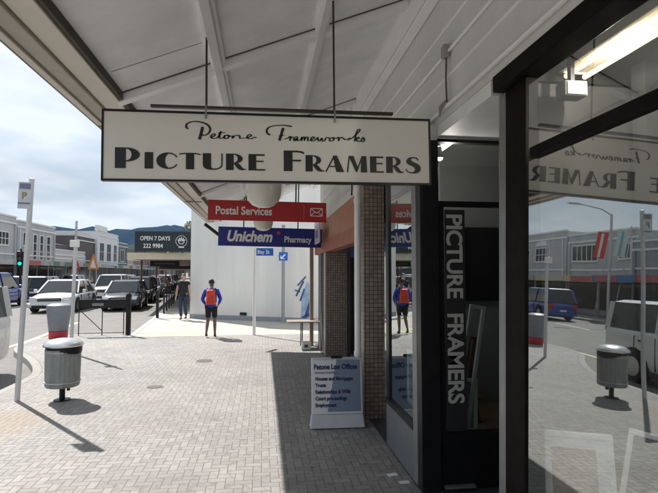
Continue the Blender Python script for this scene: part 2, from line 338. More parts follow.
# side street crossing: a raised platform of pale concrete
plat = [(-3.32, 13.254), (7.5, 13.254), (7.5, 15.5), (2.2, 15.9), (-2.45, 18.3), (-3.75, 18.3)]
struct(MB().prism(plat, -0.14, -0.012).build('crossing', CROSS))
k = MB()
k.prism([(-3.42, 13.3), (-3.30, 13.3), (-3.72, 17.9), (-3.86, 17.9)], -0.135, 0.004); struct(k.build('crossing_kerb', WHP, bevel=0.01))
tac = MB().prism([(-3.3, 14.05), (-1.7, 13.8), (-1.7, 14.2), (-3.33, 14.5)], -0.01, -0.006).prism([(-3.2, 13.3), (-1.3, 13.27), (-1.35, 13.5), (-3.2, 13.6)], -0.01, -0.006)
struct(tac.build('pavement_marking', YEL))
rl = MB().prism([(-5.95, 10.5), (-5.80, 10.5), (-5.85, 13.6), (-6.0, 13.6)], -0.118, -0.112).prism([(-6.0, 13.6), (-5.85, 13.6), (-6.35, 18.5), (-6.5, 18.5)], -0.118, -0.112)
struct(rl.build('road_edge_line', YEL))
lm = MB()
for yy in range(2, 120, 6):
    xx = -11.4 - max(0, yy - 18) * 0.11; lm.prism([(xx, yy), (xx + 0.12, yy), (xx - 0.2 if yy > 18 else xx + 0.12, yy + 3), (xx - 0.32 if yy > 18 else xx, yy + 3)], -0.118, -0.112)
struct(lm.build('road_centre_line', WHP))
# next block's pavement and kerb
D = Vector((-0.113, 0.9936)); O2 = Vector((-2.59, 18.34))
def nb(s, t): p = O2 + D * s + Vector((-0.9936, -0.113)) * t; return (p.x, p.y)    # s along the street, t towards the road
struct(MB().prism([nb(0, -0.5), nb(0, 1.05), nb(110, 1.4), nb(110, -0.5)], -0.14, 0.0).build('far_footpath', mat('far_paving', (0.40, 0.38, 0.35), 0.85, var=0.12, scale=2)))
struct(MB().prism([nb(-0.1, 1.055), nb(-0.1, 1.3), nb(110, 1.65), nb(110, 1.405)], -0.14, 0.004).build('far_kerb', WHP))
struct(MB().prism([(-15.6, -40), (-15.6, 60), (-24, 140), (-30, 140), (-30, -40)], -0.14, 0.0).build('opposite_footpath', mat('far_paving2', (0.36, 0.345, 0.32), 0.85, var=0.12, scale=2)))

# ---- hills
def ridge(name, dist, pts, base, m, depth, seed):
    rnd = random.Random(seed); v = []; f = []; n = 120; rows = 7
    def hh(x):
        for (x0, h0), (x1, h1) in zip(pts[:-1], pts[1:]):
            if x0 <= x <= x1: t = (x-x0)/(x1-x0); t = t*t*(3-2*t); return h0 + (h1-h0)*t
        return pts[0][1] if x < pts[0][0] else pts[-1][1]
    xa, xb = pts[0][0], pts[-1][0]
    for r in range(rows):
        q = r/(rows-1)
        for i in range(n+1):
            x = xa + (xb-xa)*i/n; h = hh(x)
            z = h*(1-(1-q)**1.6) * (1 if r == rows-1 else rnd.uniform(0.88, 1.1)) + (rnd.uniform(-1, 1)*h*0.014 if r else 0)
            v.append((x, dist - depth*(1-q) + rnd.uniform(-1, 1)*depth*0.04, base + z))
    for r in range(rows-1):
        for i in range(n): a = r*(n+1)+i; f.append((a, a+1, a+n+2, a+n+1))
    b = len(v)
    for i in range(n+1): x = xa + (xb-xa)*i/n; v.append((x, dist+depth, base-5))
    for i in range(n): a = (rows-1)*(n+1)+i; f.append((a, a+1, b+i+1, b+i))
    return struct(MB().add(v, f).build(name, m, smooth=True))
HILL = mat('haze_blue_bush_hill', (0.016, 0.03, 0.05), 0.95, var=0.35, scale=0.02, spec=0.0)  # blue of the distant haze is mixed into the bush colour
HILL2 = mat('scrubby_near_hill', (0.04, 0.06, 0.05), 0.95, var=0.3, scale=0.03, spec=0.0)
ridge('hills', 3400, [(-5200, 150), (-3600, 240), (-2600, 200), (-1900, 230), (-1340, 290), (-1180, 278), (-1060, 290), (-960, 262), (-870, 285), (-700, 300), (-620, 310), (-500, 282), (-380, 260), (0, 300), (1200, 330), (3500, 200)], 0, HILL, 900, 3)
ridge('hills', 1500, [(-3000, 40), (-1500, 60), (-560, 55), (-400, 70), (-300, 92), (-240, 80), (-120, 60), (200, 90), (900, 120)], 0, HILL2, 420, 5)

# ================================================================ our block: awning and shop front
AW0, AW1 = -6.0, 12.35
def cz(x): return 3.37 + 0.403*x
aw = empty('shop_awning', (-0.05, 3.0, 2.85)); tag(aw, 'long pale painted shop awning with battened ceiling overhead, above the picture framing shop', 'awning')
aw.location = (0, 0, 0)
MB().hexa([(-1.08, AW0, cz(-1.08)), (1.34, AW0, cz(1.34)), (1.34, AW1, cz(1.34)), (-1.08, AW1, cz(-1.08)),
           (-1.08, AW0, cz(-1.08)+0.14), (1.34, AW0, cz(1.34)+0.14), (1.34, AW1, cz(1.34)+0.14), (-1.08, AW1, cz(-1.08)+0.14)]).build('ceiling', CEIL, aw)
for x in (-0.34, 0.435):
    c = cz(x)
    MB().hexa([(x-0.05, AW0, c-0.045-0.02), (x+0.05, AW0, c-0.045+0.02), (x+0.05, AW1, c-0.045+0.02), (x-0.05, AW1, c-0.045-0.02),
               (x-0.05, AW0, c-0.022), (x+0.05, AW0, c+0.018), (x+0.05, AW1, c+0.018), (x-0.05, AW1, c-0.022)]).build('batten', TRIM, aw, bevel=0.004)
    MB().hexa([(x-0.028, AW0, c-0.075-0.01), (x+0.028, AW0, c-0.075+0.01), (x+0.028, AW1, c-0.075+0.01), (x-0.028, AW1, c-0.075-0.01),
               (x-0.028, AW0, c-0.058), (x+0.028, AW0, c-0.036), (x+0.028, AW1, c-0.036), (x-0.028, AW1, c-0.058)]).build('cover_strip', WHITE, aw, bevel=0.003)
x = 1.25; MB().box(x, x+0.085, AW0, AW1, cz(x)-0.13, cz(x)-0.002).build('wall_batten', TRIM, aw, bevel=0.006)
MB().box(1.14, 1.245, AW0, AW1, cz(1.14)-0.06, cz(1.14)+0.01).build('wall_batten', TRIM, aw, bevel=0.004)
for y in (-0.9, 1.4, 3.72, 6.02, 8.33, 10.6):
    for x0, x1 in ((-1.06, 1.138),):
        mb = MB()
        for (ya, yb, d0, d1) in ((y-0.012, y+0.07, 0.066, -0.003),):
            mb.hexa([(x0, ya, cz(x0)-d0), (x1, ya, cz(x1)-d0), (x1, yb, cz(x1)-d0), (x0, yb, cz(x0)-d0), (x0, ya, cz(x0)-d1), (x1, ya, cz(x1)-d1), (x1, yb, cz(x1)-d1), (x0, yb, cz(x0)-d1)])
        mb.build('joint_strip', TRIM, aw, bevel=0.003)
        MB().hexa([(x0, y-0.026, cz(x0)-0.006), (x1, y-0.026, cz(x1)-0.006), (x1, y-0.014, cz(x1)-0.006), (x0, y-0.014, cz(x0)-0.006), (x0, y-0.026, cz(x0)+0.01), (x1, y-0.026, cz(x1)+0.01), (x1, y-0.014, cz(x1)+0.01), (x0, y-0.014, cz(x0)+0.01)]).build('joint_gap', GROOVE, aw)
# edge beam, gutter and fascia
MB().box(-1.19, -1.045, AW0, AW1, 2.885, 3.1).build('edge_beam', CREAM, aw, bevel=0.006)
MB().box(-1.043, -1.02, AW0, AW1, 2.90, 2.99).build('edge_shadow_strip', GROOVE, aw)  # dark strip painting the shade between edge beam and ceiling
MB().box(-1.30, -1.192, AW0, AW1, 2.862, 3.05).build('gutter', mat('gutter_paint', (0.42, 0.38, 0.32), 0.5, var=0.15), aw, bevel=0.01)
MB().box(-1.35, -1.302, AW0, AW1, 2.845, 3.16).build('fascia', CREAM, aw, bevel=0.006)
MB().box(-1.372, -1.352, AW0, AW1, 2.855, 2.885).build('drip_edge', mat('drip_edge_metal', (0.12, 0.11, 0.1), 0.5), aw)
for y in (0.3, 4.2, 8.6): MB().box(-1.345, -1.05, y, y+0.03, 2.84, 2.853).build('bracket', mat('bracket_brown', (0.16, 0.11, 0.08), 0.6), aw)
MB().bar((-1.42, 12.3, 2.82), (-1.08, 12.5, 2.56), 0.05, 0.07).build('end_bracket', BLK, aw)
MB().hexa([(-1.35, AW0, 3.162), (1.34, AW0, 4.07), (1.34, AW1, 4.07), (-1.35, AW1, 3.162), (-1.35, AW0, 3.19), (1.34, AW0, 4.10), (1.34, AW1, 4.10), (-1.35, AW1, 3.19)]).build('roof_sheet', STEEL, aw)
MB().prism_y([(-1.35, 3.06), (-1.1, 3.06), (-1.08, cz(-1.08)), (1.2, cz(1.2)), (1.2, 4.04), (-1.35, 3.158)], AW1-0.03, AW1-0.002).build('end_board', CREAM, aw)
bd = mat('board_seam', (0.33, 0.30, 0.26), 0.7)
# a hairline panel seam on the ceiling, as two narrow strips
for y in (3.35, 5.5):
    x0, x1 = -1.0, -0.42; MB().hexa([(x0, y, cz(x0)-0.003), (x1, y, cz(x1)-0.003), (x1, y+0.005, cz(x1)-0.003), (x0, y+0.005, cz(x0)-0.003), (x0, y, cz(x0)+0.004), (x1, y, cz(x1)+0.004), (x1, y+0.005, cz(x1)+0.004), (x0, y+0.005, cz(x0)+0.004)]).build('panel_seam', bd, aw)

# the building shell
bl = empty('corner_shop_building', (1.2, 0, 0)); bl.location = (0, 0, 0)
tag(bl, 'dark framed glass shopfront of the picture framing shop with white boarded wall above', 'building')
MB().box(1.2, 1.5, 3.66, 11.6, 2.672, 2.79).build('bulkhead', DTRIM, bl)
bw = MB().box(1.34, 1.5, AW0-2, 11.6, 2.793, 7.0).build('upper_wall', DTRIM, bl)
for z in (3.08, 3.46): MB().box(1.328, 1.34, AW0, 11.6, z, z+0.008).build('board_edge', TRIM, bl)
MB().box(1.5, 9, -8, 11.6, 6.8, 7.0).build('roof', STEEL, bl)
MB().box(8.9, 9.0, -8, 11.6, 0, 6.8).build('rear_wall', GREYI, bl)
MB().box(1.5, 8.9, 11.45, 11.6, 0.0, 6.8).build('side_wall', WALLG, bl)
MB().box(1.5, 8.9, -8, -7.85, 0.0, 6.8).build('side_wall', WALLG, bl)
MB().box(1.40, 3.6, -7.85, 2.62, 2.80, 2.84).build('interior_ceiling', CEILI, bl)
MB().box(1.5, 8.9, 3.66, 5.75, 3.2, 3.3).build('interior_ceiling', CEILI, bl)
MB().box(1.19, 8.9, -7.85, 11.44, -0.01, 0.006).build('floor_slab', mat('shop_floor', (0.07, 0.07, 0.075), 0.5, var=0.15), bl)
# header and near display window
MB().box(1.325, 1.47, -7, 2.69, 2.695, 2.79).build('header', BRNB, bl, bevel=0.006)
def gx(z, y=2.1): return 1.315 + 0.030*z
post = MB().hexa([(1.304, 2.40, 0.02), (1.43, 2.40, 0.02), (1.43, 2.597, 0.02), (1.304, 2.597, 0.02), (1.384, 2.432, 2.693), (1.46, 2.432, 2.693), (1.46, 2.652, 2.693), (1.384, 2.652, 2.693)]).build('door_post', BRNB, bl, bevel=0.006)
MB().hexa([(1.307, 2.60, 0.02), (1.43, 2.60, 0.02), (1.43, 2.676, 0.02), (1.307, 2.676, 0.02), (1.387, 2.655, 2.693), (1.46, 2.655, 2.693), (1.46, 2.737, 2.693), (1.387, 2.737, 2.693)]).build('door_post_trim', ALU, bl, bevel=0.004)
for (z0, z1, nm) in ((0.46, 2.23, 'window_pane'), (2.292, 2.693, 'window_pane')):
    MB().add([(gx(z0, -4), -4, z0), (gx(z0), 2.41, z0), (gx(z1), 2.436, z1), (gx(z1, -4), -4, z1)], [(0, 1, 2, 3)]).build(nm, GLASSM, bl, fix=False)
MB().hexa([(1.355, -4, 2.233), (1.41, -4, 2.233), (1.41, 2.358, 2.233), (1.355, 2.358, 2.233), (1.355, -4, 2.29), (1.41, -4, 2.29), (1.41, 2.358, 2.29), (1.355, 2.358, 2.29)]).build('transom', BRNB, bl, bevel=0.005)
MB().box(1.28, 1.44, -6.5, 2.358, 0.40, 0.458).build('window_sill', BRNB, bl, bevel=0.005)
MB().box(1.30, 1.40, -6.5, 2.358, 0.0, 0.398).build('stall_riser', STALL, bl)
for y in (-1.5, -3.9): MB().box(gx(1, y), gx(1, y)+0.14, y, y+0.07, 0.46, 2.204).build('mullion', BRNB, bl)
# recess: ceiling, return window facing the street
MB().box(1.342, 3.2, 2.742, 3.655, 2.70, 2.79).build('recess_ceiling', CEIL, bl)
MB().box(1.51, 3.15, 3.6, 3.66, 2.742, 3.2).build('recess_bulkhead', CEIL, bl)
MB().box(3.1, 3.2, 2.63, 3.65, 0.01, 2.69).build('recess_door', mat('door_dark', (0.03, 0.03, 0.032), 0.4), bl)
MB().box(1.462, 3.6, 2.56, 2.62, 0.01, 2.69).build('recess_wall', BRNB, bl)
MB().box(1.185, 1.335, 3.63, 3.735, 0.02, 2.668).build('corner_post', BLK, bl, bevel=0.004)
MB().box(1.182, 1.22, 3.738, 3.845, 0.02, 2.668).build('corner_post_trim', ALU, bl, bevel=0.003)
MB().box(1.336, 3.1, 3.66, 3.72, 0.02, 0.40).build('stall_riser', BLK, bl)
MB().box(1.336, 3.1, 3.65, 3.73, 0.402, 0.425).build('window_sill', BLK, bl)
MB().box(1.336, 3.1, 3.66, 3.72, 2.16, 2.20).build('transom', BLK, bl)
MB().box(1.336, 3.1, 3.66, 3.72, 2.665, 2.688).build('window_head', BLK, bl)
MB().box(1.336, 1.385, 3.66, 3.72, 0.426, 2.158).build('window_frame', BLK, bl)
for z0, z1 in ((0.426, 2.158), (2.202, 2.664)):
    MB().quad((1.37, 3.69, z0), (3.1, 3.69, z0), (3.1, 3.69, z1), (1.37, 3.69, z1)).build('window_pane', GLASSB, bl)
MB().box(1.36, 1.6, 3.62, 3.655, 0.03, 0.05).build('threshold_strip', ALU, bl)
# street window beyond the recess
MB().box(1.19, 1.30, 3.848, 4.72, 0.0, 0.40).build('stall_riser', STALL, bl)
MB().box(1.18, 1.32, 3.848, 4.72, 0.402, 0.45).build('window_sill', BLK, bl)
MB().box(1.19, 1.30, 4.62, 4.72, 0.452, 2.668).build('window_frame', BLK, bl)
MB().box(1.19, 1.30, 3.848, 4.618, 2.60, 2.668).build('window_head', BLK, bl)
MB().quad((1.205, 3.84, 0.45), (1.205, 4.63, 0.45), (1.205, 4.63, 2.6), (1.205, 3.84, 2.6)).build('window_pane', GLASSM, bl)
# interior of the return display
MB().box(1.302, 1.46, 4.66, 4.718, 0.0, 2.668).build('end_wall', BLK, bl)
MB().box(1.40, 1.46, 4.72, 5.5, 0.0, 3.2).build('side_return', BLK, bl)
MB().box(1.34, 3.1, 3.75, 4.65, 0.30, 0.38).build('display_floor', SHELF, bl)
MB().box(1.47, 3.1, 4.66, 4.72, 0.0, 3.2).build('display_back_wall', GREYI, bl)
MB().box(2.35, 2.40, 3.75, 4.65, 0.38, 3.2).build('display_side_wall', GREYI, bl)
# interior behind the near window
MB().box(2.9, 2.96, -7.8, 2.55, 0.0, 2.80).build('inner_partition', mat('inner_partition_paint', (0.035, 0.035, 0.034), 0.7, var=0.1), bl)
MB().box(1.42, 2.9, -7.8, 2.55, 0.30, 0.36).build('window_display_floor', mat('display_felt', (0.05, 0.048, 0.046), 0.9, var=0.1), bl)
MB().box(1.432, 2.9, 2.50, 2.558, 0.37, 2.69).build('display_end_wall', mat('display_dark_grey', (0.045, 0.045, 0.045), 0.7, var=0.1), bl)
MB().box(1.432, 2.9, 2.47, 2.558, 2.692, 2.74).build('ceiling_beam', BRNB, bl)
MB().box(2.03, 2.20, 2.36, 2.46, 0.362, 2.79).build('inner_column', DARKI, bl)

# fluorescent batten behind the near window
fl = empty('fluorescent_light', (1.70, 1.52, 2.70)); tag(fl, 'lit twin tube fluorescent light on the shop ceiling behind the near window', 'ceiling light')
MB().box(-0.09, 0.09, -1.9, 1.0, 0.05, 0.098).build('fitting', mat('fitting_cream', (0.4, 0.38, 0.33), 0.5), fl, bevel=0.004)
TUBE = mat('lit_tube', (0.9, 0.85, 0.7), 0.4, emit=(1.0, 0.80, 0.46), estr=2.0, var=0)
for y in (-1.4, -0.4, 0.6):
    ld = bpy.data.lights.new('tube_light', 'POINT'); ld.energy = 11; ld.color = (1, 0.93, 0.82); ld.shadow_soft_size = 0.012
    lo_ = bpy.data.objects.new('tube_light', ld); COL.objects.link(lo_); lo_.location = (1.70, 1.52 + y, 2.70)
for x in (-0.055, 0.055): MB().tube([(x, -1.85, 0.025), (x, 0.95, 0.025)], 0.014, 10).build('tube', TUBE, fl, smooth=True)
for y in (-1.88, 0.95): MB().box(-0.07, 0.07, y, y+0.03, 0.0, 0.05).build('lamp_holder', WHITE, fl)
sp = empty('ceiling_speaker', (1.60, 2.36, 2.60)); tag(sp, 'small pale box speaker under the shop ceiling behind the near window', 'speaker')
MB().box(-0.085, 0.085, -0.06, 0.06, -0.055, 0.055).build('cabinet', mat('speaker_grey', (0.22, 0.22, 0.21), 0.5), sp, bevel=0.01)
sp.scale = (0.75, 0.75, 0.75)
MB().box(-0.015, 0.015, -0.02, 0.02, 0.055, 0.26).build('bracket', BLK, sp)
MB().box(-0.07, 0.07, -0.066, -0.0605, -0.045, 0.045).build('grille', mat('speaker_grille', (0.35, 0.35, 0.34), 0.7), sp)
sl = empty('downlight', (1.41, 3.80, 2.57)); tag(sl, 'tiny lit warm spot lamp at the top corner of the recess window', 'spot lamp')
MB().lathe([(0.015, 0.09), (0.02, 0.05), (0.03, 0.02), (0.03, 0.0)], 12).build('lamp_body', ALU, sl)
MB().lathe([(0.0, -0.025), (0.02, -0.015), (0.026, 0.0)], 12).build('bulb', mat('lit_bulb', (1, 0.9, 0.6), 0.4, emit=(1, 0.8, 0.45), estr=7, var=0), sl)

ld = bpy.data.lights.new('spot_lamp_light', 'POINT'); ld.energy = 4.5; ld.color = (1, 0.94, 0.86); ld.shadow_soft_size = 0.03
lo_ = bpy.data.objects.new('spot_lamp_light', ld); COL.objects.link(lo_); lo_.location = (1.55, 3.95, 2.5)
# conduit on the wall
cd = empty('wall_conduit', (1.2, 3, 3.05)); cd.location = (0, 0, 0); tag(cd, 'thin painted conduit with junction box and dangling cable on the white wall above the shopfront', 'conduit')
MB().tube([(1.322, AW0, 3.25), (1.322, 11.3, 3.25)], 0.011, 8).build('pipe', TRIM, cd, smooth=True)
MB().tube([(1.318, AW0, 2.86), (1.318, 11.3, 2.85)], 0.014, 8).build('pipe', TRIM, cd, smooth=True)
MB().box(1.285, 1.327, 3.35, 3.42, 3.21, 3.30).build('junction_box', mat('junction_box_grey', (0.35, 0.33, 0.3), 0.6), cd, bevel=0.005)
MB().tube([(1.315, 3.385, 3.21), (1.312, 3.39, 3.05), (1.315, 3.385, 2.88)], 0.007, 8).build('cable', mat('dark_cable', (0.10, 0.09, 0.08), 0.6), cd, smooth=True)
MB().tube([(1.305, 3.385, 2.89), (1.28, 3.42, 2.85), (1.29, 3.47, 2.80)], [0.012, 0.016, 0.006], 8).build('cable_end', mat('cable_end_grey', (0.3, 0.28, 0.25), 0.6), cd, smooth=True)

# ---- mosaic piers and the second shop
pr = MB().box(1.135, 1.375, 5.52, 5.78, 0.0, 3.2).build('tiled_pier', TILE); tag(pr, 'brown mosaic tiled pier beside the white downpipe, nearer of the two', 'pier', 'brown tiled piers')
p2 = MB().box(1.20, 1.62, 9.5, 9.8, 0.0, 2.035).build('tiled_pier', TILE); tag(p2, 'brown mosaic tiled pier under the orange fascia, farther of the two', 'pier', 'brown tiled piers')
dp = empty('downpipe', (1.08, 5.6, 0)); tag(dp, 'cream painted downpipe running down beside the nearer tiled pier', 'downpipe')
MB().tube([(0, 0, 0.04), (0, 0, 3.02), (-0.03, -0.02, 3.12), (-0.09, -0.03, 3.22), (-0.10, -0.03, 3.55)], 0.038, 12).build('pipe', TRIM, dp, smooth=True)
for z in (0.7, 2.45, 2.98): MB().lathe([(0.045, 0), (0.045, 0.05)], 14, (0, 0, z)).build('pipe_clamp', TRIM, dp)
MB().tube([(-0.08, 0.12, 3.15), (-0.07, 0.1, 3.0), (-0.04, 0.08, 2.9), (-0.05, 0.1, 2.55)], 0.009, 8).build('cable', BLK, dp, smooth=True)
s2 = empty('pharmacy_shopfront', (1.2, 7.5, 0)); s2.location = (0, 0, 0); tag(s2, 'glazed shopfront with orange painted fascia between the two tiled piers', 'shopfront')
MB().box(1.20, 1.36, 5.785, 11.44, 2.26, 2.668).build('fascia', ORANGE, s2)
MB().box(1.185, 1.36, 5.785, 11.44, 2.04, 2.258).build('lower_fascia', ORANGE2, s2); MB().box(1.361, 1.8, 5.785, 11.44, 2.24, 2.3).build('lower_fascia', ORANGE2, s2)
MB().box(1.62, 1.72, 5.785, 5.86, 0.0, 2.238).build('window_frame', WHITE, s2)
MB().box(1.62, 1.72, 5.86, 9.1, 0.0, 0.12).build('stall_riser', STALL, s2)
MB().box(1.62, 1.72, 9.1, 9.8, 0.0, 2.238).build('window_frame', BLK, s2)
MB().box(1.62, 1.72, 5.86, 9.1, 1.92, 2.238).build('window_head', BLUE, s2)  # blue band paints the pharmacy sign's reflection across the top of the glass
MB().quad((1.65, 5.86, 0.12), (1.65, 9.1, 0.12), (1.65, 9.1, 1.92), (1.65, 5.86, 1.92)).build('window_pane', GLASSM, s2)
MB().box(1.9, 1.95, 5.8, 11.4, 0.0, 2.6).build('inner_wall', GREYI, s2)
MB().box(1.05, 1.13, 11.1, 11.2, 0.0, 2.6).build('timber_post', mat('tan_timber', (0.36, 0.27, 0.19), 0.6, var=0.1), s2)
MB().box(1.24, 1.3, 9.82, 11.1, 0.0, 2.038).build('door', DARKI, s2)
MB().tube([(1.2, 10.4, 0.0), (1.2, 10.4, 2.04)], 0.012, 8).build('door_jamb', LSTEEL, s2)
lf = MB().box(1.12, 1.16, 5.9, 5.98, 2.35, 2.66).build('hanging_banner', mat('salmon_banner', (0.62, 0.22, 0.16), 0.7)); tag(lf, 'narrow salmon coloured strip banner hanging beside the top of the white downpipe', 'banner')

# ---- ceiling globes
def globe(y, z, r, h, label):
    g = empty('globe_light', (0.0, y, z)); tag(g, label, 'ceiling light', 'opal globe lights under the awning')
    pf = [(0.001, 0.0), (r*0.35, 0.008), (r*0.62, 0.03), (r*0.84, 0.075), (r*0.96, 0.14), (r, 0.21), (r, h-0.08), (r*0.9, h)]
    MB().lathe(pf, 32).build('shade', mat('opal_glass', (0.74, 0.72, 0.64), 0.25, var=0.02), g, smooth=True)
    MB().lathe([(r*0.55, 0), (r*0.55, 0.05)], 24, (0, 0, h+0.001)).build('cap', TRIM, g)
    MB().tube([(0, 0, h+0.05), (0, 0, cz(0)-z+0.01)], 0.012, 8).build('stem', TRIM, g)
globe(5.35, 2.34, 0.195, 0.55, 'opal drum shaped ceiling light hanging in front of the red sign')
globe(9.5, 2.43, 0.19, 0.5, 'opal drum shaped ceiling light hanging in front of the blue sign')
# ================================================================ the big hanging sign
sg = empty('picture_framers_sign', (-1.0, 3.2, 2.22), ry=R(-0.55)); tag(sg, 'wide off-white hanging sign lettered PICTURE FRAMERS in a thin black frame', 'sign')
SW, SH = 2.125, 0.445
MB().box(0.012, SW-0.012, 0.0, 0.03, 0.010, SH-0.010).build('panel', SIGNW, sg)
fr = MB().box(0, SW, -0.006, 0.036, -0.004, 0.009).box(0, SW, -0.006, 0.036, SH-0.009, SH+0.004).box(0, 0.011, -0.0055, 0.0355, 0.009, SH-0.009).box(SW-0.011, SW, -0.0055, 0.0355, 0.009, SH-0.009)
fr.build('frame', BLK, sg)
def s2l(px, py):
    u = (px-102)/328; t, b = 110+9*u, 180+4*u; return u*SW, (b-py)/(b-t)*SH
GL = {}
def seg(*p): return ('p', p)
def arc(cx, cy, rx, ry, a0, a1, w, n=14): return ('s', [(cx+rx*math.cos(R(a0+(a1-a0)*i/n)), cy+ry*math.sin(R(a0+(a1-a0)*i/n))) for i in range(n+1)], w)
def cres(cx, cy, ro, hy, a0, a1, ox, rin, hin, n=16):   # crescent between an outer and an inner arc
    o = [(cx+ro*math.cos(R(a0+(a1-a0)*i/n)), cy+hy*math.sin(R(a0+(a1-a0)*i/n))) for i in range(n+1)]
    q = [(cx+ox+rin*math.cos(R(a0+(a1-a0)*i/n)), cy+hin*math.sin(R(a0+(a1-a0)*i/n))) for i in range(n+1)]
    return ('b', (o, q))
T = 0.05
# glyphs: x in cap heights, heavy stems and hairline arms
GL['P'] = (0.98, [seg((0, 0), (0.42, 0), (0.42, 1), (0, 1)), cres(0.42, 0.66, 0.54, 0.34, 90, -90, 0, 0.22, 0.28)])
GL['I'] = (0.44, [seg((0, 0), (0.44, 0), (0.44, 1), (0, 1))])
GL['C'] = (1.12, [cres(0.60, 0.5, 0.60, 0.5, 62, 298, 0.12, 0.26, 0.44), arc(0.66, 0.5, 0.48, 0.46, 28, 88, 0.075), arc(0.66, 0.5, 0.48, 0.46, 272, 332, 0.075)])
GL['T'] = (1.12, [seg((0.35, 0), (0.78, 0), (0.78, 0.93), (0.35, 0.93)), ('s', [(0, 0.90), (0.25, 0.96), (0.56, 0.965), (0.9, 0.96), (1.12, 0.90)], 0.07)])
GL['U'] = (1.02, [seg((0, 0.33), (0.42, 0.33), (0.42, 1), (0, 1)), ('b', ([(0, 0.34), (0.03, 0.18), (0.14, 0.06), (0.34, 0.0), (0.55, 0.0)], [(0.42, 0.34), (0.42, 0.22), (0.44, 0.14), (0.5, 0.08), (0.57, 0.07)])), ('s', [(0.52, 0.035), (0.72, 0.05), (0.90, 0.16), (0.97, 0.34), (0.97, 1.0)], 0.08)])
GL['R'] = (1.10, [seg((0, 0), (0.42, 0), (0.42, 1), (0, 1)), cres(0.42, 0.70, 0.50, 0.30, 90, -90, 0, 0.22, 0.245), ('b', ([(0.42, 0.42), (0.52, 0.26), (0.68, 0.06), (0.92, 0.0), (1.10, 0.04)], [(0.66, 0.42), (0.80, 0.30), (0.90, 0.15), (1.0, 0.09), (1.12, 0.09)]))])
GL['E'] = (0.98, [seg((0, 0), (0.45, 0), (0.45, 1), (0, 1)), seg((0.45, 0.90), (0.95, 0.90), (0.95, 1), (0.45, 1)), seg((0.45, 0), (0.98, 0), (0.98, 0.09), (0.45, 0.09)), seg((0.45, 0.52), (0.88, 0.52), (0.88, 0.60), (0.45, 0.60))])
GL['F'] = (0.98, [seg((0, 0), (0.42, 0), (0.42, 1), (0, 1)), ('s', [(0.40, 0.955), (0.66, 0.96), (0.88, 0.93), (0.98, 0.86)], 0.085), seg((0.42, 0.48), (0.84, 0.48), (0.84, 0.56), (0.42, 0.56))])
GL['A'] = (1.16, [('s', [(0.04, 0.0), (0.55, 0.97)], 0.085), seg((0.68, 0), (1.16, 0), (0.72, 1), (0.46, 1)), seg((0.26, 0.30), (0.74, 0.30), (0.72, 0.37), (0.29, 0.37))])
GL['M'] = (1.36, [('s', [(0.06, 0), (0.18, 0.97)], 0.085), seg((0.14, 1), (0.46, 1), (0.78, 0.22), (0.62, 0.0)), ('s', [(0.66, 0.03), (1.02, 0.96)], 0.075), seg((0.92, 0), (1.36, 0), (1.30, 1), (0.98, 1))])
GL['S'] = (0.92, [('b', ([(0.80, 0.80), (0.70, 0.95), (0.45, 1.0), (0.18, 0.93), (0.05, 0.74), (0.14, 0.56), (0.40, 0.44), (0.56, 0.30), (0.52, 0.12), (0.36, 0.07), (0.16, 0.12), (0.06, 0.28)],
                        [(0.74, 0.78), (0.66, 0.88), (0.48, 0.93), (0.36, 0.88), (0.36, 0.78), (0.52, 0.68), (0.80, 0.54), (0.92, 0.34), (0.86, 0.12), (0.60, 0.0), (0.20, 0.03), (0.0, 0.22)]))])
def glyph(mb, ch, x, z, h, W, y=-0.003):
    wd, parts = GL[ch]; sx = W/wd
    for i, pt in enumerate(parts):
        yy = y - 0.0004*i
        if pt[0] == 'p':
            q = [(x+a*sx, yy, z+b*h) for a, b in pt[1]]; mb.add(q, [tuple(range(len(q)))])
        elif pt[0] == 'b':
            o, q = pt[1]; n = len(o)
            if n > 6 or ch in 'UR':
                o = [tuple(v) for v in catmull(o, 4)]; q = [tuple(v) for v in catmull(q, 4)]; n = len(o)
            mb.add([(x+a*sx, yy, z+b*h) for a, b in o] + [(x+a*sx, yy, z+b*h) for a, b in q], [(k_, k_+1, n+k_+1, n+k_) for k_ in range(n-1)])
        else:
            ribbon(mb, [(x+a*sx, z+b*h) for a, b in pt[1]], pt[2]*h, pt[2]*h, y=yy, k=3)
def word(chars, x0px, spans, first_h=None):
    mb = MB()
    for ch, (a, b), cap in zip(chars, spans, [1]+[0]*(len(chars)-1)):
        ybase = 168.2 + (a-114)*0.0155
        x0, z0 = s2l(a, ybase); x1, _ = s2l(b, ybase); hpx = 20.5 if cap else 16.3
        _, zt = s2l(a, ybase-hpx); glyph(mb, ch, x0, z0, zt-z0, x1-x0)
    return mb
PIC = [(114.5, 138), (142, 150), (153, 173), (174.5, 195), (197, 216.5), (219.5, 239), (241.5, 258)]
word('PICTURE', 114, PIC).build('heading_lettering', INK, sg, fix=False)
FRM = [(276.5, 297), (298.5, 317.5), (318.5, 338), (340.5, 362), (365, 379.5), (382, 400.5), (402.5, 419)]
word('FRAMERS', 276, FRM).build('heading_lettering', INK, sg, fix=False)
scr = MB()
def A(x, y): return s2l(170 + x/5.48, 100 + y/5.48)
def Bq(x, y): return s2l(280 + x/4.245, 100 + y/4.245)
def stroke(f, pts, a=0.0042, b=0.0120): ribbon(scr, [f(*p) for p in pts], a, b, nib=R(10), y=-0.003, k=5)
stroke(A, [(72, 158), (62, 152), (63, 134), (88, 121), (125, 120), (165, 132), (186, 154), (182, 178), (162, 193), (140, 192)], 0.0055, 0.014)
stroke(A, [(147, 148), (140, 180), (130, 217)], 0.009, 0.020)
stroke(A, [(184, 203), (198, 203), (213, 192), (206, 186), (194, 194), (194, 207), (208, 211), (228, 204), (243, 174)])
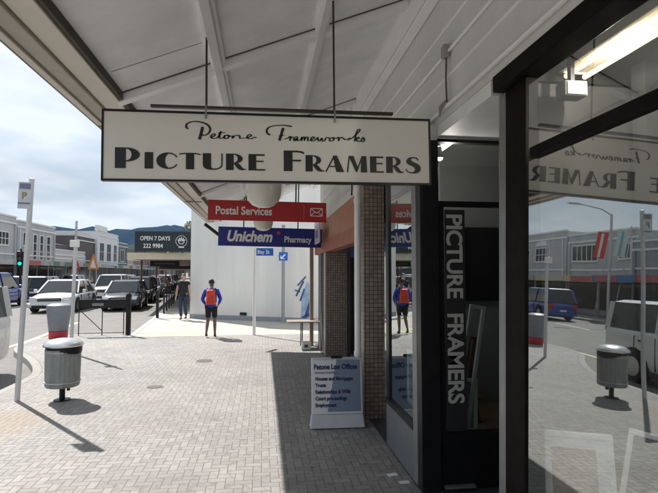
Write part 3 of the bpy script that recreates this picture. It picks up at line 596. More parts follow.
stroke(A, [(245, 172), (236, 198), (240, 210), (256, 207), (268, 195), (281, 193), (287, 201), (277, 211), (264, 210), (262, 200), (270, 194), (298, 199)])
stroke(A, [(226, 182), (268, 178)], 0.004, 0.006)
stroke(A, [(306, 195), (307, 211)], 0.0055, 0.014); stroke(A, [(307, 207), (322, 195), (338, 194), (345, 201), (346, 210), (362, 209), (388, 205), (407, 196), (398, 189), (386, 197), (388, 209), (406, 212), (424, 204), (436, 206)])
stroke(A, [(512, 190), (497, 184), (491, 166), (505, 148), (540, 139), (590, 138), (630, 144)], 0.0055, 0.014)
stroke(A, [(582, 152), (572, 185), (560, 222)], 0.009, 0.019); stroke(A, [(556, 196), (590, 192)], 0.004, 0.006)
stroke(Bq, [(-12, 165), (4, 160), (12, 154), (14, 158), (12, 172)]); stroke(Bq, [(13, 164), (22, 156), (27, 158)])
stroke(Bq, [(27, 170), (44, 160), (38, 155), (29, 163), (33, 172), (44, 163), (45, 171), (58, 168), (63, 157), (62, 172)])
stroke(Bq, [(62, 166), (70, 156), (75, 159), (74, 172)]); stroke(Bq, [(74, 166), (84, 156), (90, 160), (89, 171), (104, 168), (117, 160), (111, 155), (103, 163), (108, 173), (122, 168), (132, 158), (134, 169), (141, 172), (150, 160), (151, 170), (160, 172), (170, 158), (182, 160)])
stroke(Bq, [(196, 158), (186, 160), (184, 170), (194, 173), (202, 165), (196, 158), (214, 161), (222, 157), (224, 173)]); stroke(Bq, [(224, 166), (234, 157), (242, 160), (256, 166), (276, 158)])
stroke(Bq, [(262, 170), (285, 158), (312, 134), (318, 124), (310, 124), (301, 140), (294, 174)]); stroke(Bq, [(296, 165), (310, 156), (312, 162), (300, 166), (312, 174), (322, 170)])
stroke(Bq, [(322, 172), (331, 157), (337, 168), (332, 175), (322, 173)])
scr.build('script_lettering', INK, sg, fix=False)
hb = MB().box(0.29, 1.87, 0.005, 0.035, SH+0.03, SH+0.046); hb.build('hanging_bar', mat('dark_rusty_steel', (0.05, 0.035, 0.03), 0.5, var=0.3), sg)
for x in (0.635, 1.47):
    MB().box(x-0.006, x+0.006, -0.009, -0.0065, SH-0.04, SH+0.047).build('bolt_strap', ALU, sg)
    top = cz(-1.0 + x) - 2.22
    MB().tube([(x, 0.02, SH+0.046), (x, 0.02, top)], 0.007, 8).build('hanging_rod', mat('dark_rusty_steel', (0.05, 0.035, 0.03), 0.5), sg)
    MB().lathe([(0.02, 0), (0.02, 0.03), (0.012, 0.045)], 12, (x, 0.02, top-0.045)).build('ceiling_socket', mat('dark_rusty_steel', (0.05, 0.035, 0.03), 0.5), sg)

# red and blue signs
rs = empty('postal_services_sign', (-0.91, 8.3, 2.51), ry=R(0.6)); tag(rs, 'red hanging sign lettered Postal Services with a white envelope emblem', 'sign')
MB().box(0, 1.97, 0, 0.04, 0, 0.335).build('panel', RED, rs, bevel=0.003)
text('Postal Services', 0.19, LET, rs, 0.12, 0.10, -0.004, sx=0.82, bold=0.0045)
en = MB(); ex, ez, ew, eh = 1.70, 0.105, 0.20, 0.13
for a, b in (((ex, ez), (ex+ew, ez)), ((ex, ez+eh), (ex+ew, ez+eh)), ((ex, ez), (ex, ez+eh)), ((ex+ew, ez), (ex+ew, ez+eh)), ((ex, ez+eh), (ex+ew/2, ez+0.05)), ((ex+ew/2, ez+0.05), (ex+ew, ez+eh)), ((ex, ez), (ex+0.075, ez+0.07)), ((ex+ew, ez), (ex+ew-0.075, ez+0.07))):
    ribbon(en, [a, b], 0.014, 0.014, y=-0.004, k=1)
en.build('envelope_emblem', LET, rs, fix=False)
MB().box(1.585, 1.592, -0.004, -0.001, 0.04, 0.29).build('divider_line', mat('sign_pink', (0.6, 0.3, 0.28), 0.5), rs)
for x in (0.62, 1.45): MB().tube([(x, 0.02, 0.335), (x, 0.02, cz(-0.91+x)-2.51)], 0.012, 8).build('hanging_rod', BLK, rs)
bs = empty('pharmacy_sign', (-0.9, 10.1, 2.18), ry=R(0.9)); tag(bs, 'dark blue hanging sign lettered Unichem Pharmacy in white', 'sign')
MB().box(0, 2.12, 0, 0.05, 0, 0.385).build('panel', BLUE, bs, bevel=0.003)
text('Unichem', 0.30, LET, bs, 0.16, 0.10, -0.004, sx=0.84, bold=0.011, shear=0.25)
text('Pharmacy', 0.17, LET, bs, 1.32, 0.10, -0.004, sx=0.84, bold=0.004)
ribbon_m = MB(); ribbon(ribbon_m, [(1.17, 0.285), (1.24, 0.285)], 0.03, 0.03, y=-0.004, k=1); ribbon(ribbon_m, [(1.205, 0.25), (1.205, 0.32)], 0.03, 0.03, y=-0.0045, k=1); ribbon_m.build('red_star_emblem', LRED, bs, fix=False)
for x in (0.5, 1.6): MB().tube([(x, 0.02, 0.385), (x, 0.02, cz(-0.9+x)-2.18)], 0.012, 8).build('hanging_rod', BLK, bs)
vb = empty('side_sign', (1.05, 9.1, 2.2)); tag(vb, 'small pale lilac and white bracket sign beside the blue sign under the orange fascia', 'sign')
MB().box(-0.02, 0.0, 0, 0.8, 0.0, 0.36).build('panel', mat('lilac_panel', (0.55, 0.53, 0.62), 0.5), vb)
MB().box(-0.025, -0.021, 0.2, 0.6, 0.1, 0.26).build('emblem', mat('lilac_dark', (0.2, 0.16, 0.35), 0.5), vb)

# ================================================================ A-frame board
af = empty('sandwich_board', (0.80, 5.38, 0.0), rz=R(-2)); tag(af, 'white and slate blue sandwich board listing law office services beside the downpipe', 'sandwich board')
W2, H2 = 0.275, 0.72
def slab(mb, x0, x1, z0, z1, lean, y, th): mb.hexa([(x0, y+lean*z0, z0), (x1, y+lean*z0, z0), (x1, y+lean*z0+th, z0), (x0, y+lean*z0+th, z0), (x0, y+lean*z1, z1), (x1, y+lean*z1, z1), (x1, y+lean*z1+th, z1), (x0, y+lean*z1+th, z1)])
m_ = MB(); slab(m_, -W2, W2, 0.14, H2, 0.17, -0.12, 0.02); m_.build('front_board', mat('board_white', (0.72, 0.73, 0.76), 0.5, var=0.04), af, bevel=0.006)
m_ = MB(); m_.hexa([(-W2-0.02, -0.165, 0.01), (W2+0.015, -0.165, 0.01), (W2+0.015, -0.02, 0.01), (-W2-0.02, -0.02, 0.01), (-W2-0.005, -0.115, 0.138), (W2, -0.115, 0.138), (W2, -0.05, 0.138), (-W2-0.005, -0.05, 0.138)]); m_.build('water_base', mat('base_plastic', (0.55, 0.57, 0.62), 0.5, var=0.06), af, bevel=0.012)
m_ = MB(); slab(m_, -W2+0.01, W2-0.01, 0.02, H2, -0.17, 0.115, 0.018); m_.build('rear_board', mat('board_back', (0.55, 0.56, 0.6), 0.5), af, bevel=0.005)
MB().box(-0.06, 0.06, -0.01, 0.012, H2-0.01, H2+0.02).build('hinge', BLK, af)
yo = lambda z: -0.12 + 0.17*z - 0.003
m_ = MB(); P_ = [(-0.105, 0.165), (W2-0.02, 0.165), (W2-0.02, H2-0.03), (0.0, H2-0.02)]; m_.add([(x, yo(z), z) for x, z in P_], [(0, 1, 2, 3)]); m_.build('slate_panel', mat('slate_blue_print', (0.20, 0.25, 0.35), 0.5, var=0.05), af, fix=False)
NAVY = mat('navy_lettering', (0.015, 0.018, 0.10), 0.5, var=0)
def bt(s, z, size, x=-0.25, sx=0.85, b=0.002, c=NAVY): text(s, size, c, af, x, z, yo(z) - 0.003, sx=sx, bold=b, rot=(90-9.6, 0, 0))
bt('Petone Law Offices', 0.60, 0.075, sx=0.80, b=0.0028)
bt('barristers & solicitors', 0.555, 0.034, x=-0.24, b=0.0008, c=mat('grey_lettering', (0.16, 0.18, 0.24), 0.5, var=0))
for i, s_ in enumerate(('Houses and Mortgages', 'Trusts', 'Relationships & Wills', 'Court proceedings', 'Employment')): bt(s_, 0.485 - i*0.067, 0.052, x=-0.235)

# ================================================================ display things in the windows
def pic_frame(name, label, loc, rot, w_, h_, fw=0.06, mm_=WHITE, backing=None, group=None, mount=False):
    o = empty(name, loc); o.rotation_euler = tuple(R(a) for a in rot); tag(o, label, 'picture frame', group)
    f = MB().box(-w_/2, w_/2, 0, 0.03, 0, fw).box(-w_/2, w_/2, 0, 0.03, h_-fw, h_).box(-w_/2, -w_/2+fw, 0.0005, 0.0295, fw, h_-fw).box(w_/2-fw, w_/2, 0.0005, 0.0295, fw, h_-fw)
    f.build('moulding', mm_, o, bevel=0.004)
    if backing: MB().box(-w_/2+fw, w_/2-fw, 0.012, 0.022, fw, h_-fw).build('picture', backing, o)
    if mount:
        t = fw + 0.05
        MB().box(-w_/2+fw, w_/2-fw, 0.006, 0.010, fw, t).box(-w_/2+fw, w_/2-fw, 0.006, 0.010, h_-t, h_-fw).box(-w_/2+fw, -w_/2+t, 0.0062, 0.0098, t, h_-t).box(w_/2-t, w_/2-fw, 0.0062, 0.0098, t, h_-t).build('mount', mat('mount_board', (0.78, 0.82, 0.86), 0.7, var=0.03), o)
    return o
pic_frame('framed_print', 'large pale frame with wide white mount leaning low in the near window', (1.62, 2.02, 0.36), (0, 0, 0), 0.1, 0.1) if False else None
pic_frame('framed_print', 'wide pale frame with a grey mount leaning behind the near window glass beside the post', (1.57, 2.35, 0.37), (-6, -2, -30), 0.37, 0.46, 0.03, mat('pale_blue_frame', (0.80, 0.85, 0.88), 0.5, var=0.04), mat('framed_print_tan', (0.40, 0.32, 0.25), 0.6, var=0.3, scale=9), mount=True)
pic_frame('framed_print', 'thin white empty frame tilted sideways behind the near window glass', (1.87, 2.12, 0.40), (-6, 9, -37), 0.44, 0.46, 0.025)
# recess display
ban = empty('hanging_banner', (1.447, 3.642, 0.45)); tag(ban, 'narrow black banner lettered PICTURE FRAMERS downwards on the recess window', 'banner')
MB().box(-0.062, 0.10, 0.0, 0.008, 0.0, 1.68).build('cloth', mat('black_banner_cloth', (0.02, 0.02, 0.022), 0.8, var=0.1), ban)
LETG = mat('grey_white_lettering', (0.48, 0.48, 0.46), 0.6, var=0.1, scale=20)
text('PICTURE', 0.175, LETG, ban, -0.046, 1.65, -0.003, sx=1.0, bold=0.0045, rot=(90, 90, 0), sp=0.95)
text('FRAMERS', 0.175, LETG, ban, -0.046, 0.89, -0.003, sx=1.0, bold=0.0045, rot=(90, 90, 0), sp=0.95)
tv = empty('wall_screen', (2.14, 4.64, 1.73)); tag(tv, 'black switched off flat screen on the grey wall inside the recess window', 'screen')
MB().box(-0.3, 0.16, -0.03, 0.0, -0.35, 0.35).build('screen', mat('screen_black', (0.01, 0.01, 0.012), 0.15, var=0), tv); MB().box(-0.31, 0.17, -0.02, 0.01, -0.36, 0.36).build('bezel', BLK, tv)
def lean_frame(label, a, b, wd, fw, m1, back=None):
    # a thin tall frame leaning from foot a to head b
    a, b = Vector(a), Vector(b); o = empty('framed_print', a); tag(o, label, 'picture frame', 'frames leaning in the recess window')
    d = b - a; L_ = d.length; d.normalize(); X_ = Vector((1, 0, 0)); X_ = (X_ - d*X_.dot(d)).normalized(); Y_ = d.cross(X_)
    m3 = Matrix((X_, Y_, d)).transposed(); o.rotation_euler = m3.to_euler()
    MB().box(-wd/2, wd/2, 0, 0.03, 0, fw).box(-wd/2, wd/2, 0, 0.03, L_-fw, L_).box(-wd/2, -wd/2+fw, 0.0005, 0.0295, fw, L_-fw).box(wd/2-fw, wd/2, 0.0005, 0.0295, fw, L_-fw).build('moulding', m1, o, bevel=0.003)
    if back: MB().box(-wd/2+fw, wd/2-fw, 0.012, 0.02, fw, L_-fw).build('picture', back, o)
    return o
lean_frame('long thin pewter frame leaning right across the lettered banner in the recess window', (1.55, 3.77, 0.40), (1.72, 3.80, 1.38), 0.13, 0.026, mat('pewter_frame', (0.78, 0.79, 0.80), 0.4), None)
lean_frame('small silver frame around a black and white print low in the recess window', (1.60, 3.77, 0.40), (1.63, 3.82, 0.80), 0.17, 0.028, mat('silver_frame', (0.74, 0.76, 0.78), 0.4), mat('mono_print', (0.34, 0.35, 0.36), 0.5, var=0.9, scale=14))
ea = empty('display_easel', (1.73, 4.05, 0.38)); tag(ea, 'brown wooden display easel standing in the recess window', 'easel')
for a, b in (((-0.09, 0, 0), (0.02, 0.06, 0.85)), ((0.10, 0, 0), (-0.0, 0.06, 0.85)), ((0.0, 0.3, 0), (0.01, 0.07, 0.83))): MB().bar(a, b, 0.022, 0.016).build('leg', WOOD, ea)
MB().box(-0.10, 0.11, -0.04, 0.015, 0.20, 0.225).build('ledge', WOOD, ea)
lean_frame('narrow dark wooden frame leaning against the easel in the recess window', (1.64, 3.98, 0.42), (1.78, 4.04, 1.10), 0.06, 0.016, mat('dark_wood_frame', (0.10, 0.07, 0.05), 0.5), None)
pic_frame('framed_print', 'pale blue framed print leaning in the street window next to the tiled pier', (1.36, 4.3, 0.42), (0, 0, -90), 0.62, 0.50, 0.05, mat('pale_blue_frame', (0.60, 0.66, 0.70), 0.5), mat('grey_blue_print', (0.20, 0.28, 0.33), 0.5, var=0.3, scale=8))

# small things at our feet
pp = MB().prism([(1.02, 3.97), (1.10, 3.99), (1.09, 4.04), (1.01, 4.02)], 0.001, 0.006).build('paper_scrap', WHITE); tag(pp, 'small white paper scrap on the pavers by the stall riser, farther from the camera', 'litter', 'white paper scraps')
pp = MB().prism([(1.07, 3.83), (1.15, 3.83), (1.15, 3.875), (1.07, 3.87)], 0.001, 0.006).build('paper_scrap', WHITE); tag(pp, 'small white paper scrap on the pavers nearest the shop corner', 'litter', 'white paper scraps')
def cover(x, y, rx_, ry_, label):
    o = empty('access_cover', (x, y, 0.0)); tag(o, label, 'access cover', 'metal covers set in the pavers')
    pts = [(rx_*math.cos(t*math.pi/10), ry_*math.sin(t*math.pi/10)) for t in range(20)]
    MB().prism(pts, 0.001, 0.005).build('rim', CONC, o); MB().prism([(a*0.86, b*0.86) for a, b in pts], 0.0055, 0.009).build('lid', mat('cast_iron', (0.10, 0.09, 0.08), 0.6, metal=0.3, var=0.3), o)
cover(-1.53, 7.46, 0.13, 0.10, 'small oval iron access cover in the pavers, nearer the camera'); cover(-1.07, 9.5, 0.17, 0.16, 'round iron access cover in the pavers, farther from the camera')

# ================================================================ litter bin
lb = empty('litter_bin', (-2.56, 6.87, 0)); tag(lb, 'grey ribbed litter bin with silver domed lid on a single post', 'litter bin')
BING = mat('bin_grey', (0.26, 0.28, 0.28), 0.5, var=0.3, scale=9, stretch=(1, 1, 0.25))
body = MB(); n = 48; prof = [(0.17, 0.175), (0.192, 0.18), (0.2, 0.2), (0.205, 0.45), (0.212, 0.655), (0.2, 0.66)]
for r, z in prof:
    for k_ in range(n):
        a = 2*math.pi*k_/n; rr_ = r + (0.004 if k_ % 2 and 0.19 < z < 0.65 else 0); body.v.append((rr_*math.cos(a), rr_*math.sin(a), z))
for i in range(len(prof)-1):
    for k_ in range(n): body.f.append((i*n+k_, i*n+(k_+1) % n, (i+1)*n+(k_+1) % n, (i+1)*n+k_))
body.f.append(tuple(reversed(range(n)))); body.f.append(tuple((len(prof)-1)*n+k_ for k_ in range(n))); body.build('body', BING, lb)
MB().lathe([(0.195, 0.655), (0.205, 0.66), (0.205, 0.70), (0.19, 0.705)], 32).build('bag_liner', BLK, lb, smooth=True)
MB().lathe([(0.236, 0.695), (0.24, 0.71), (0.225, 0.735), (0.16, 0.775), (0.08, 0.79), (0.0, 0.793)], 36).build('lid', mat('polished_lid', (0.68, 0.69, 0.70), 0.25, metal=0.7, var=0.05), lb, smooth=True)
m_ = MB(); 
for k_ in range(9):
    a0, a1 = R(-80+k_*11), R(-80+(k_+1)*11); z0 = 0.69; d0 = 0.64 - 0.04*math.sin(k_/9*math.pi)
    m_.add([(0.222*math.cos(a0), 0.222*math.sin(a0), z0), (0.222*math.cos(a1), 0.222*math.sin(a1), z0), (0.222*math.cos(a1), 0.222*math.sin(a1), d0), (0.222*math.cos(a0), 0.222*math.sin(a0), d0)], [(0, 1, 2, 3)])
m_.build('bag_overhang', BLK, lb, fix=False)
MB().tube([(0, 0, 0), (0, 0, 0.18)], 0.035, 14).build('post', BLK, lb, smooth=True)
for z_ in (0.235, 0.62): MB().lathe([(0.2105, 0), (0.2125, 0.004), (0.2125, 0.012), (0.2105, 0.016)], 40, (0, 0, z_)).build('seam_band', STEEL, lb, smooth=True)
MB().lathe([(0.10, 0.0), (0.10, 0.012), (0.04, 0.016)], 24).build('base_plate', BLK, lb)
MB().box(0.06, 0.09, -0.02, 0.02, 0.12, 0.178).build('drain_spout', BLK, lb)
for a in (-1.75, -1.2):   # galvanised hoop bands are painted on as thin plates
    pass
# red banded bin
rb = empty('kerbside_bin', (-5.05, 13.2, 0)); tag(rb, 'grey tapered bin with a red base band standing on the kerb corner', 'bin')
MB().lathe([(0.20, 0.19), (0.22, 0.2), (0.285, 0.76), (0.27, 0.82), (0.18, 0.86), (0, 0.87)], 24).build('body', mat('bin_blue_grey', (0.22, 0.24, 0.27), 0.45, var=0.1), rb, smooth=True)
MB().lathe([(0.20, 0.0), (0.215, 0.02), (0.215, 0.185), (0.20, 0.19)], 24).build('base_band', mat('red_band', (0.5, 0.05, 0.07), 0.5), rb, smooth=True)
lg = MB(); ribbon(lg, [(-0.08, 0.50), (0.0, 0.56), (0.09, 0.56)], 0.02, 0.03, y=-0.268, k=5); ribbon(lg, [(-0.10, 0.45), (0.0, 0.42), (0.11, 0.47)], 0.02, 0.04, y=-0.262, k=5); lo = lg.build('white_swoosh', LET, rb, fix=False); lo.rotation_euler = (R(-6), 0, R(-20)); lo.location = (0, 0.02, 0)

# ================================================================ poles
pl = empty('parking_sign_post', (-3.11, 6.89, 0), ry=R(1.9)); tag(pl, 'tall grey post leaning slightly with a small parking sign plate at its top', 'sign post')
MB().tube([(0, 0, -0.02), (0, 0, 2.86)], 0.032, 14).build('post', LSTEEL, pl, smooth=True)
MB().lathe([(0.034, 2.855), (0.034, 2.87), (0.0, 2.885)], 14).build('cap', LSTEEL, pl)
PLT = mat('sign_plate_back', (0.55, 0.57, 0.62), 0.4, var=0.06)
MB().box(-0.135, 0.025, -0.045, -0.036, 2.47, 2.82).build('sign_plate', PLT, pl, bevel=0.002)
MB().box(-0.12, 0.012, -0.049, -0.0455, 2.73, 2.80).build('upper_panel', mat('sign_panel_blue_grey', (0.16, 0.19, 0.30), 0.5), pl)
MB().box(-0.125, 0.015, -0.049, -0.0455, 2.53, 2.55).build('lower_stripe', mat('sign_panel_blue_grey', (0.16, 0.19, 0.30), 0.5), pl)
text('P', 0.12, mat('sign_olive', (0.25, 0.26, 0.10), 0.5), pl, -0.09, 2.60, -0.049, bold=0.003)
p2_ = empty('kerb_sign_post', (-3.86, 10.75, 0), ry=R(0.9)); tag(p2_, 'thinner grey post behind the ribbed litter bin with a small white box halfway up', 'sign post')
MB().tube([(0, 0, 0), (0, 0, 2.22)], 0.036, 12).build('post', LSTEEL, p2_, smooth=True); MB().tube([(0, 0, 2.22), (0, 0, 2.70)], 0.022, 10).build('upper_post', STEEL, p2_, smooth=True)
MB().box(-0.09, 0.09, -0.07, -0.025, 2.16, 2.30).build('box', WHITE, p2_, bevel=0.006)
for z in (2.4, 2.55): MB().lathe([(0.03, 0), (0.03, 0.03)], 10, (0, 0, z)).build('band', STEEL, p2_)
p3 = empty('street_name_post', (-0.22, 13.19, -0.0)); tag(p3, 'white post with a blue Bay St street name blade at its top', 'street sign')
MB().tube([(0, 0, 0), (0, 0, 2.26)], 0.04, 12).build('post', WHITE, p3, smooth=True)
MB().box(0.045, 0.49, -0.015, 0.015, 2.08, 2.28).build('name_blade', SBLUE, p3, bevel=0.003); text('Bay St', 0.15, LET, p3, 0.07, 2.13, -0.018, sx=0.85, bold=0.002)
p4 = empty('disc_sign_post', (0.66, 16.3, 0)); tag(p4, 'dark grey post with a small square blue keep left sign before the pale wall', 'sign post')
MB().tube([(0, 0, -0.02), (0, 0, 3.2)], 0.055, 12).build('post', mat('grey_post', (0.30, 0.32, 0.36), 0.5), p4, smooth=True)
MB().box(-0.15, 0.14, -0.075, -0.06, 2.02, 2.30).build('sign_plate', SBLUE, p4, bevel=0.01)
ar = MB(); ribbon(ar, [(0.06, 2.23), (-0.07, 2.10)], 0.04, 0.04, y=-0.078, k=1); ribbon(ar, [(-0.09, 2.19), (-0.085, 2.085), (0.03, 2.085)], 0.03, 0.03, y=-0.079, k=1); ar.build('arrow', LET, p4, fix=False)

# bollards and barrier
def bollard(x, y, h, r, label, group):
    o = empty('bollard', (x, y, 0)); tag(o, label, 'bollard', group)
    MB().lathe([(r, 0), (r, h*0.86), (r*1.15, h*0.87), (r*1.15, h*0.93), (r*0.7, h*0.97), (0, h)], 16).build('post', BLK, o, smooth=True)
    return o
bollard(-3.49, 13.62, 1.12, 0.065, 'black bollard at the right end of the pedestrian barrier', 'black bollards by the crossing')
bollard(-3.73, 18.4, 1.02, 0.055, 'black bollard at the far side of the crossing', 'black bollards by the crossing')
ba = empty('pedestrian_barrier', (-4.13, 13.68, 0), rz=R(3)); tag(ba, 'black pedestrian barrier with a lettered top board and thin braced legs', 'barrier')
MB().box(-0.62, 0.56, -0.02, 0.02, 0.70, 0.93).build('top_board', BLK, ba)
MB().box(-0.28, 0.0, -0.026, -0.021, 0.765, 0.835).build('nameplate', mat('barrier_plate_grey', (0.25, 0.25, 0.26), 0.5), ba)
for x in (-0.6, -0.03, 0.5): MB().tube([(x, 0, 0), (x, 0, 0.70)], 0.012, 8).build('leg', BLK, ba)
MB().tube([(-0.58, 0, 0.66), (-0.04, 0, 0.12)], 0.010, 8).build('brace', BLK, ba); MB().tube([(-0.62, 0, 0.06), (0.52, 0, 0.06)], 0.010, 8).build('bottom_rail', BLK, ba)
for i in range(13):
    s = 2.2 + i*1.5; x, y = nb(s, 1.05 + 0.003*s); o = empty('rail_post', (x, y, 0)); tag(o, 'short black post in the row along the far kerb', 'post', 'row of posts along the far kerb')
    MB().tube([(0, 0, 0), (0, 0, 0.95)], 0.035, 8).build('post', BLK, o)
    MB().lathe([(0.042, 0), (0.042, 0.04), (0, 0.06)], 8, (0, 0, 0.95)).build('cap', BLK, o)

# outdoor table with bottle
tb = empty('small_table', (0.95, 11.0, 0)); tag(tb, 'small thin topped folding table beside the timber post at the corner', 'table')
MB().box(-0.42, 0.42, -0.25, 0.25, 0.55, 0.575).build('table_top', mat('table_top', (0.34, 0.28, 0.24), 0.5), tb, bevel=0.004)
for x in (-0.1, 0.34):
    for y in (-0.2, 0.2): MB().tube([(x, y, 0), (x*0.9, y, 0.55)], 0.012, 8).build('leg', BLK, tb)
bx = empty('white_carton', (0.93, 10.62, 0)); tag(bx, 'small white container on the pavers under the folding table', 'container')
MB().box(-0.10, 0.10, -0.07, 0.07, 0, 0.17).build('body', WHITE, bx, bevel=0.015); MB().box(-0.05, 0.03, -0.073, -0.070, 0.05, 0.11).build('printed_mark', mat('mark_dark', (0.06, 0.06, 0.07), 0.5), bx)

# ================================================================ pale wall building across the side street
pw = empty('pale_corner_building', (-2.59, 18.34, 0)); tag(pw, 'large plain pale grey rendered wall of the building across the side street', 'building'); pw.location = (0, 0, 0)
c0 = (-2.59, 18.34); c1 = (7.5, 13.13); dd = (Vector(c1)-Vector(c0)).normalized(); nn = Vector((-dd.y, dd.x))
B_ = [c0, c1, (c1[0]+6, c1[1]+12), nb(30, -8), nb(30, 0)]
MB().prism(B_, -0.14, 5.2).build('wall', WALLG, pw)
def onwall(s, off): p = Vector(c0) + dd*s - nn*off; return p.x, p.y
a0_, a1_ = onwall(0.0, 0.02), onwall(11.3, 0.02); b0_, b1_ = onwall(0.0, 0.002), onwall(11.3, 0.002)
MB().prism([a0_, a1_, b1_, b0_], -0.02, 0.14).build('plinth', mat('plinth_blue_grey', (0.30, 0.32, 0.37), 0.7), pw)
MB().prism([onwall(-0.02, 0.03), onwall(11.3, 0.03), onwall(11.3, 0.002), onwall(-0.02, 0.002)], 5.0, 5.22).build('parapet_cap', WHITE, pw)
MB().prism([onwall(2.05, 0.03), onwall(2.3, 0.03), onwall(2.3, 0.003), onwall(2.05, 0.003)], 0.16, 0.26).build('vent', BLK, pw)
mu = MB(); rnd = random.Random(2)
for poly, mt in (([(4.33, 0.1), (4.75, 0.1), (4.75, 1.0), (4.55, 1.35), (4.36, 0.9)], 0),):
    mu.add([(*onwall(s_, 0.012), z) for s_, z in poly], [tuple(range(len(poly)))])
mu.build('painted_mural', mat('mural_light_blue', (0.35, 0.48, 0.66), 0.7, var=0.25, scale=4), pw, fix=False)
mu = MB()
for (s0, z0, s1, z1, ww) in ((4.15, 0.85, 4.42, 1.35, .06), (4.2, 1.2, 4.5, 1.5, .05), (4.3, 0.7, 4.45, 1.1, .06), (4.1, 1.05, 4.3, 1.0, .04), (4.5, 0.2, 4.7, 0.8, .1), (4.35, 0.12, 4.7, 0.3, .1)):
    d_ = Vector((s1-s0, z1-z0)).normalized()*ww/2; mu.add([(*onwall(s0-d_.y, 0.016), z0+d_.x), (*onwall(s0+d_.y, 0.016), z0-d_.x), (*onwall(s1+d_.y, 0.016), z1-d_.x), (*onwall(s1-d_.y, 0.016), z1+d_.x)], [(0, 1, 2, 3)])
mu.build('painted_strokes', mat('mural_dark_blue', (0.06, 0.10, 0.28), 0.7), pw, fix=False)

# ---- shops along the next block
BRICK = mat('red_brown_shopfront', (0.26, 0.12, 0.08), 0.7, var=0.3, scale=2)
def rowshop(name, label, s0, s1, h, m, group='shops along the next block'):
    o = empty(name, (0, 0, 0)); tag(o, label, 'shop', group)
    MB().prism([nb(s0, 0.02), nb(s1, 0.02), nb(s1, -8), nb(s0, -8)], 0, h).build('wall', m, o)
    MB().prism([nb(s0+0.3, 0.06), nb(s1-0.3, 0.06), nb(s1-0.3, 0.025), nb(s0+0.3, 0.025)], 0.5, 2.1).build('window', CGLASS, o)
    MB().prism([nb(s0, 0.10), nb(s1, 0.10), nb(s1, 0.065), nb(s0, 0.065)], 2.1, 2.24).build('window_head', WHITE, o)
    for q in (0.35, 0.7): MB().prism([nb(s0+(s1-s0)*q, 0.10), nb(s0+(s1-s0)*q+0.15, 0.10), nb(s0+(s1-s0)*q+0.15, 0.063), nb(s0+(s1-s0)*q, 0.063)], 0.5, 2.1).build('mullion', TRIM, o)
rowshop('row_shop', 'red brown shopfront first under the far awning', 30.2, 38, 4.6, BRICK)
rowshop('row_shop', 'cream shopfront beyond the red brown one', 38.1, 48, 5.2, mat('cream_shop', (0.55, 0.5, 0.4), 0.7))
rowshop('row_shop', 'grey shopfront farthest along the next block', 48.1, 66, 4.8, mat('grey_shop', (0.35, 0.35, 0.36), 0.7))
na = empty('far_awning', (0, 0, 0)); tag(na, 'beige shop awning over the far footpath with black signs at its end', 'awning')
MB().prism([nb(4.6, 0.03), nb(4.6, 2.75), nb(60, 3.0), nb(60, 0.03)], 2.24, 2.42).build('canopy', mat('beige_awning', (0.55, 0.48, 0.38), 0.6, var=0.08), na)
MB().prism([nb(4.5, 0.03), nb(4.5, 2.80), nb(4.59, 2.80), nb(4.59, 0.03)], 2.20, 2.50).build('end_fascia', mat('beige_fascia', (0.62, 0.54, 0.42), 0.6), na)
for s in range(8, 60, 8):
    x, y = nb(s, 2.6); MB().tube([(x, y, 0), (x, y, 2.24)], 0.05, 8).build('post', mat('awning_post_brown', (0.18, 0.1, 0.07), 0.6), na)
os_ = empty('open_hours_sign', (-5.57, 22.5, 2.54)); tag(os_, 'black sign lettered OPEN 7 DAYS 222 9984 with a round emblem on the far awning', 'sign')
MB().box(0, 2.40, 0, 0.08, 0, 0.90).build('panel', mat('sign_near_black', (0.012, 0.02, 0.028), 0.4), os_, bevel=0.004)
text('OPEN 7 DAYS', 0.26, LET, os_, 0.22, 0.50, -0.004, sx=0.80, bold=0.004); text('222 9984', 0.26, LET, os_, 0.36, 0.17, -0.004, sx=0.85, bold=0.004)
em = MB()
for r_, t_ in ((0.24, 0.018), (0.12, 0.03)): ribbon(em, [(1.98+r_*math.cos(a*math.pi/8), 0.47+r_*math.sin(a*math.pi/8)) for a in range(17)], t_, t_, y=-0.005 - t_*0.05, k=2)
for a in range(5): an = R(30+30*a); ribbon(em, [(1.98+0.05*math.cos(an), 0.44+0.05*math.sin(an)), (1.98+0.2*math.cos(an), 0.44+0.2*math.sin(an))], 0.03, 0.03, y=-0.0075, k=1)
ribbon(em, [(1.86, 0.20), (2.10, 0.20)], 0.04, 0.04, y=-0.008, k=1); em.build('round_emblem', LET, os_, fix=False)
for x in (0.4, 2.0): MB().box(x, x+0.05, 0.081, 0.12, -0.05, 0.5).build('bracket', BLK, os_)
o = empty('hanging_shop_sign', (*nb(9.0, 2.3), 1.95)); tag(o, 'dark hanging sign under the far awning below the black OPEN sign', 'sign')
MB().box(0, 1.5, 0, 0.05, 0, 0.28).build('panel', BLK, o); MB().box(0.2, 1.3, -0.004, -0.001, 0.1, 0.18).build('faint_stripe', mat('faint_grey', (0.12, 0.11, 0.11), 0.5), o)
for x in (0.1, 1.4): MB().tube([(x, 0.02, 0.28), (x, 0.02, 0.33)], 0.01, 6).build('hanger', BLK, o)
o = empty('maroon_shop_sign', (*nb(16.0, 2.4), 1.75)); tag(o, 'maroon and white board hanging deeper under the far awning', 'sign')
MB().box(0, 2.0, 0, 0.05, 0.1, 0.30).build('panel', mat('maroon', (0.12, 0.03, 0.04), 0.5), o); MB().box(0, 2.0, 0.0, 0.05, 0.0, 0.095).build('white_strip', WHITE, o)
for x in (0.1, 1.9): MB().tube([(x, 0.02, 0.30), (x, 0.02, 0.5)], 0.012, 6).build('hanger', BLK, o)

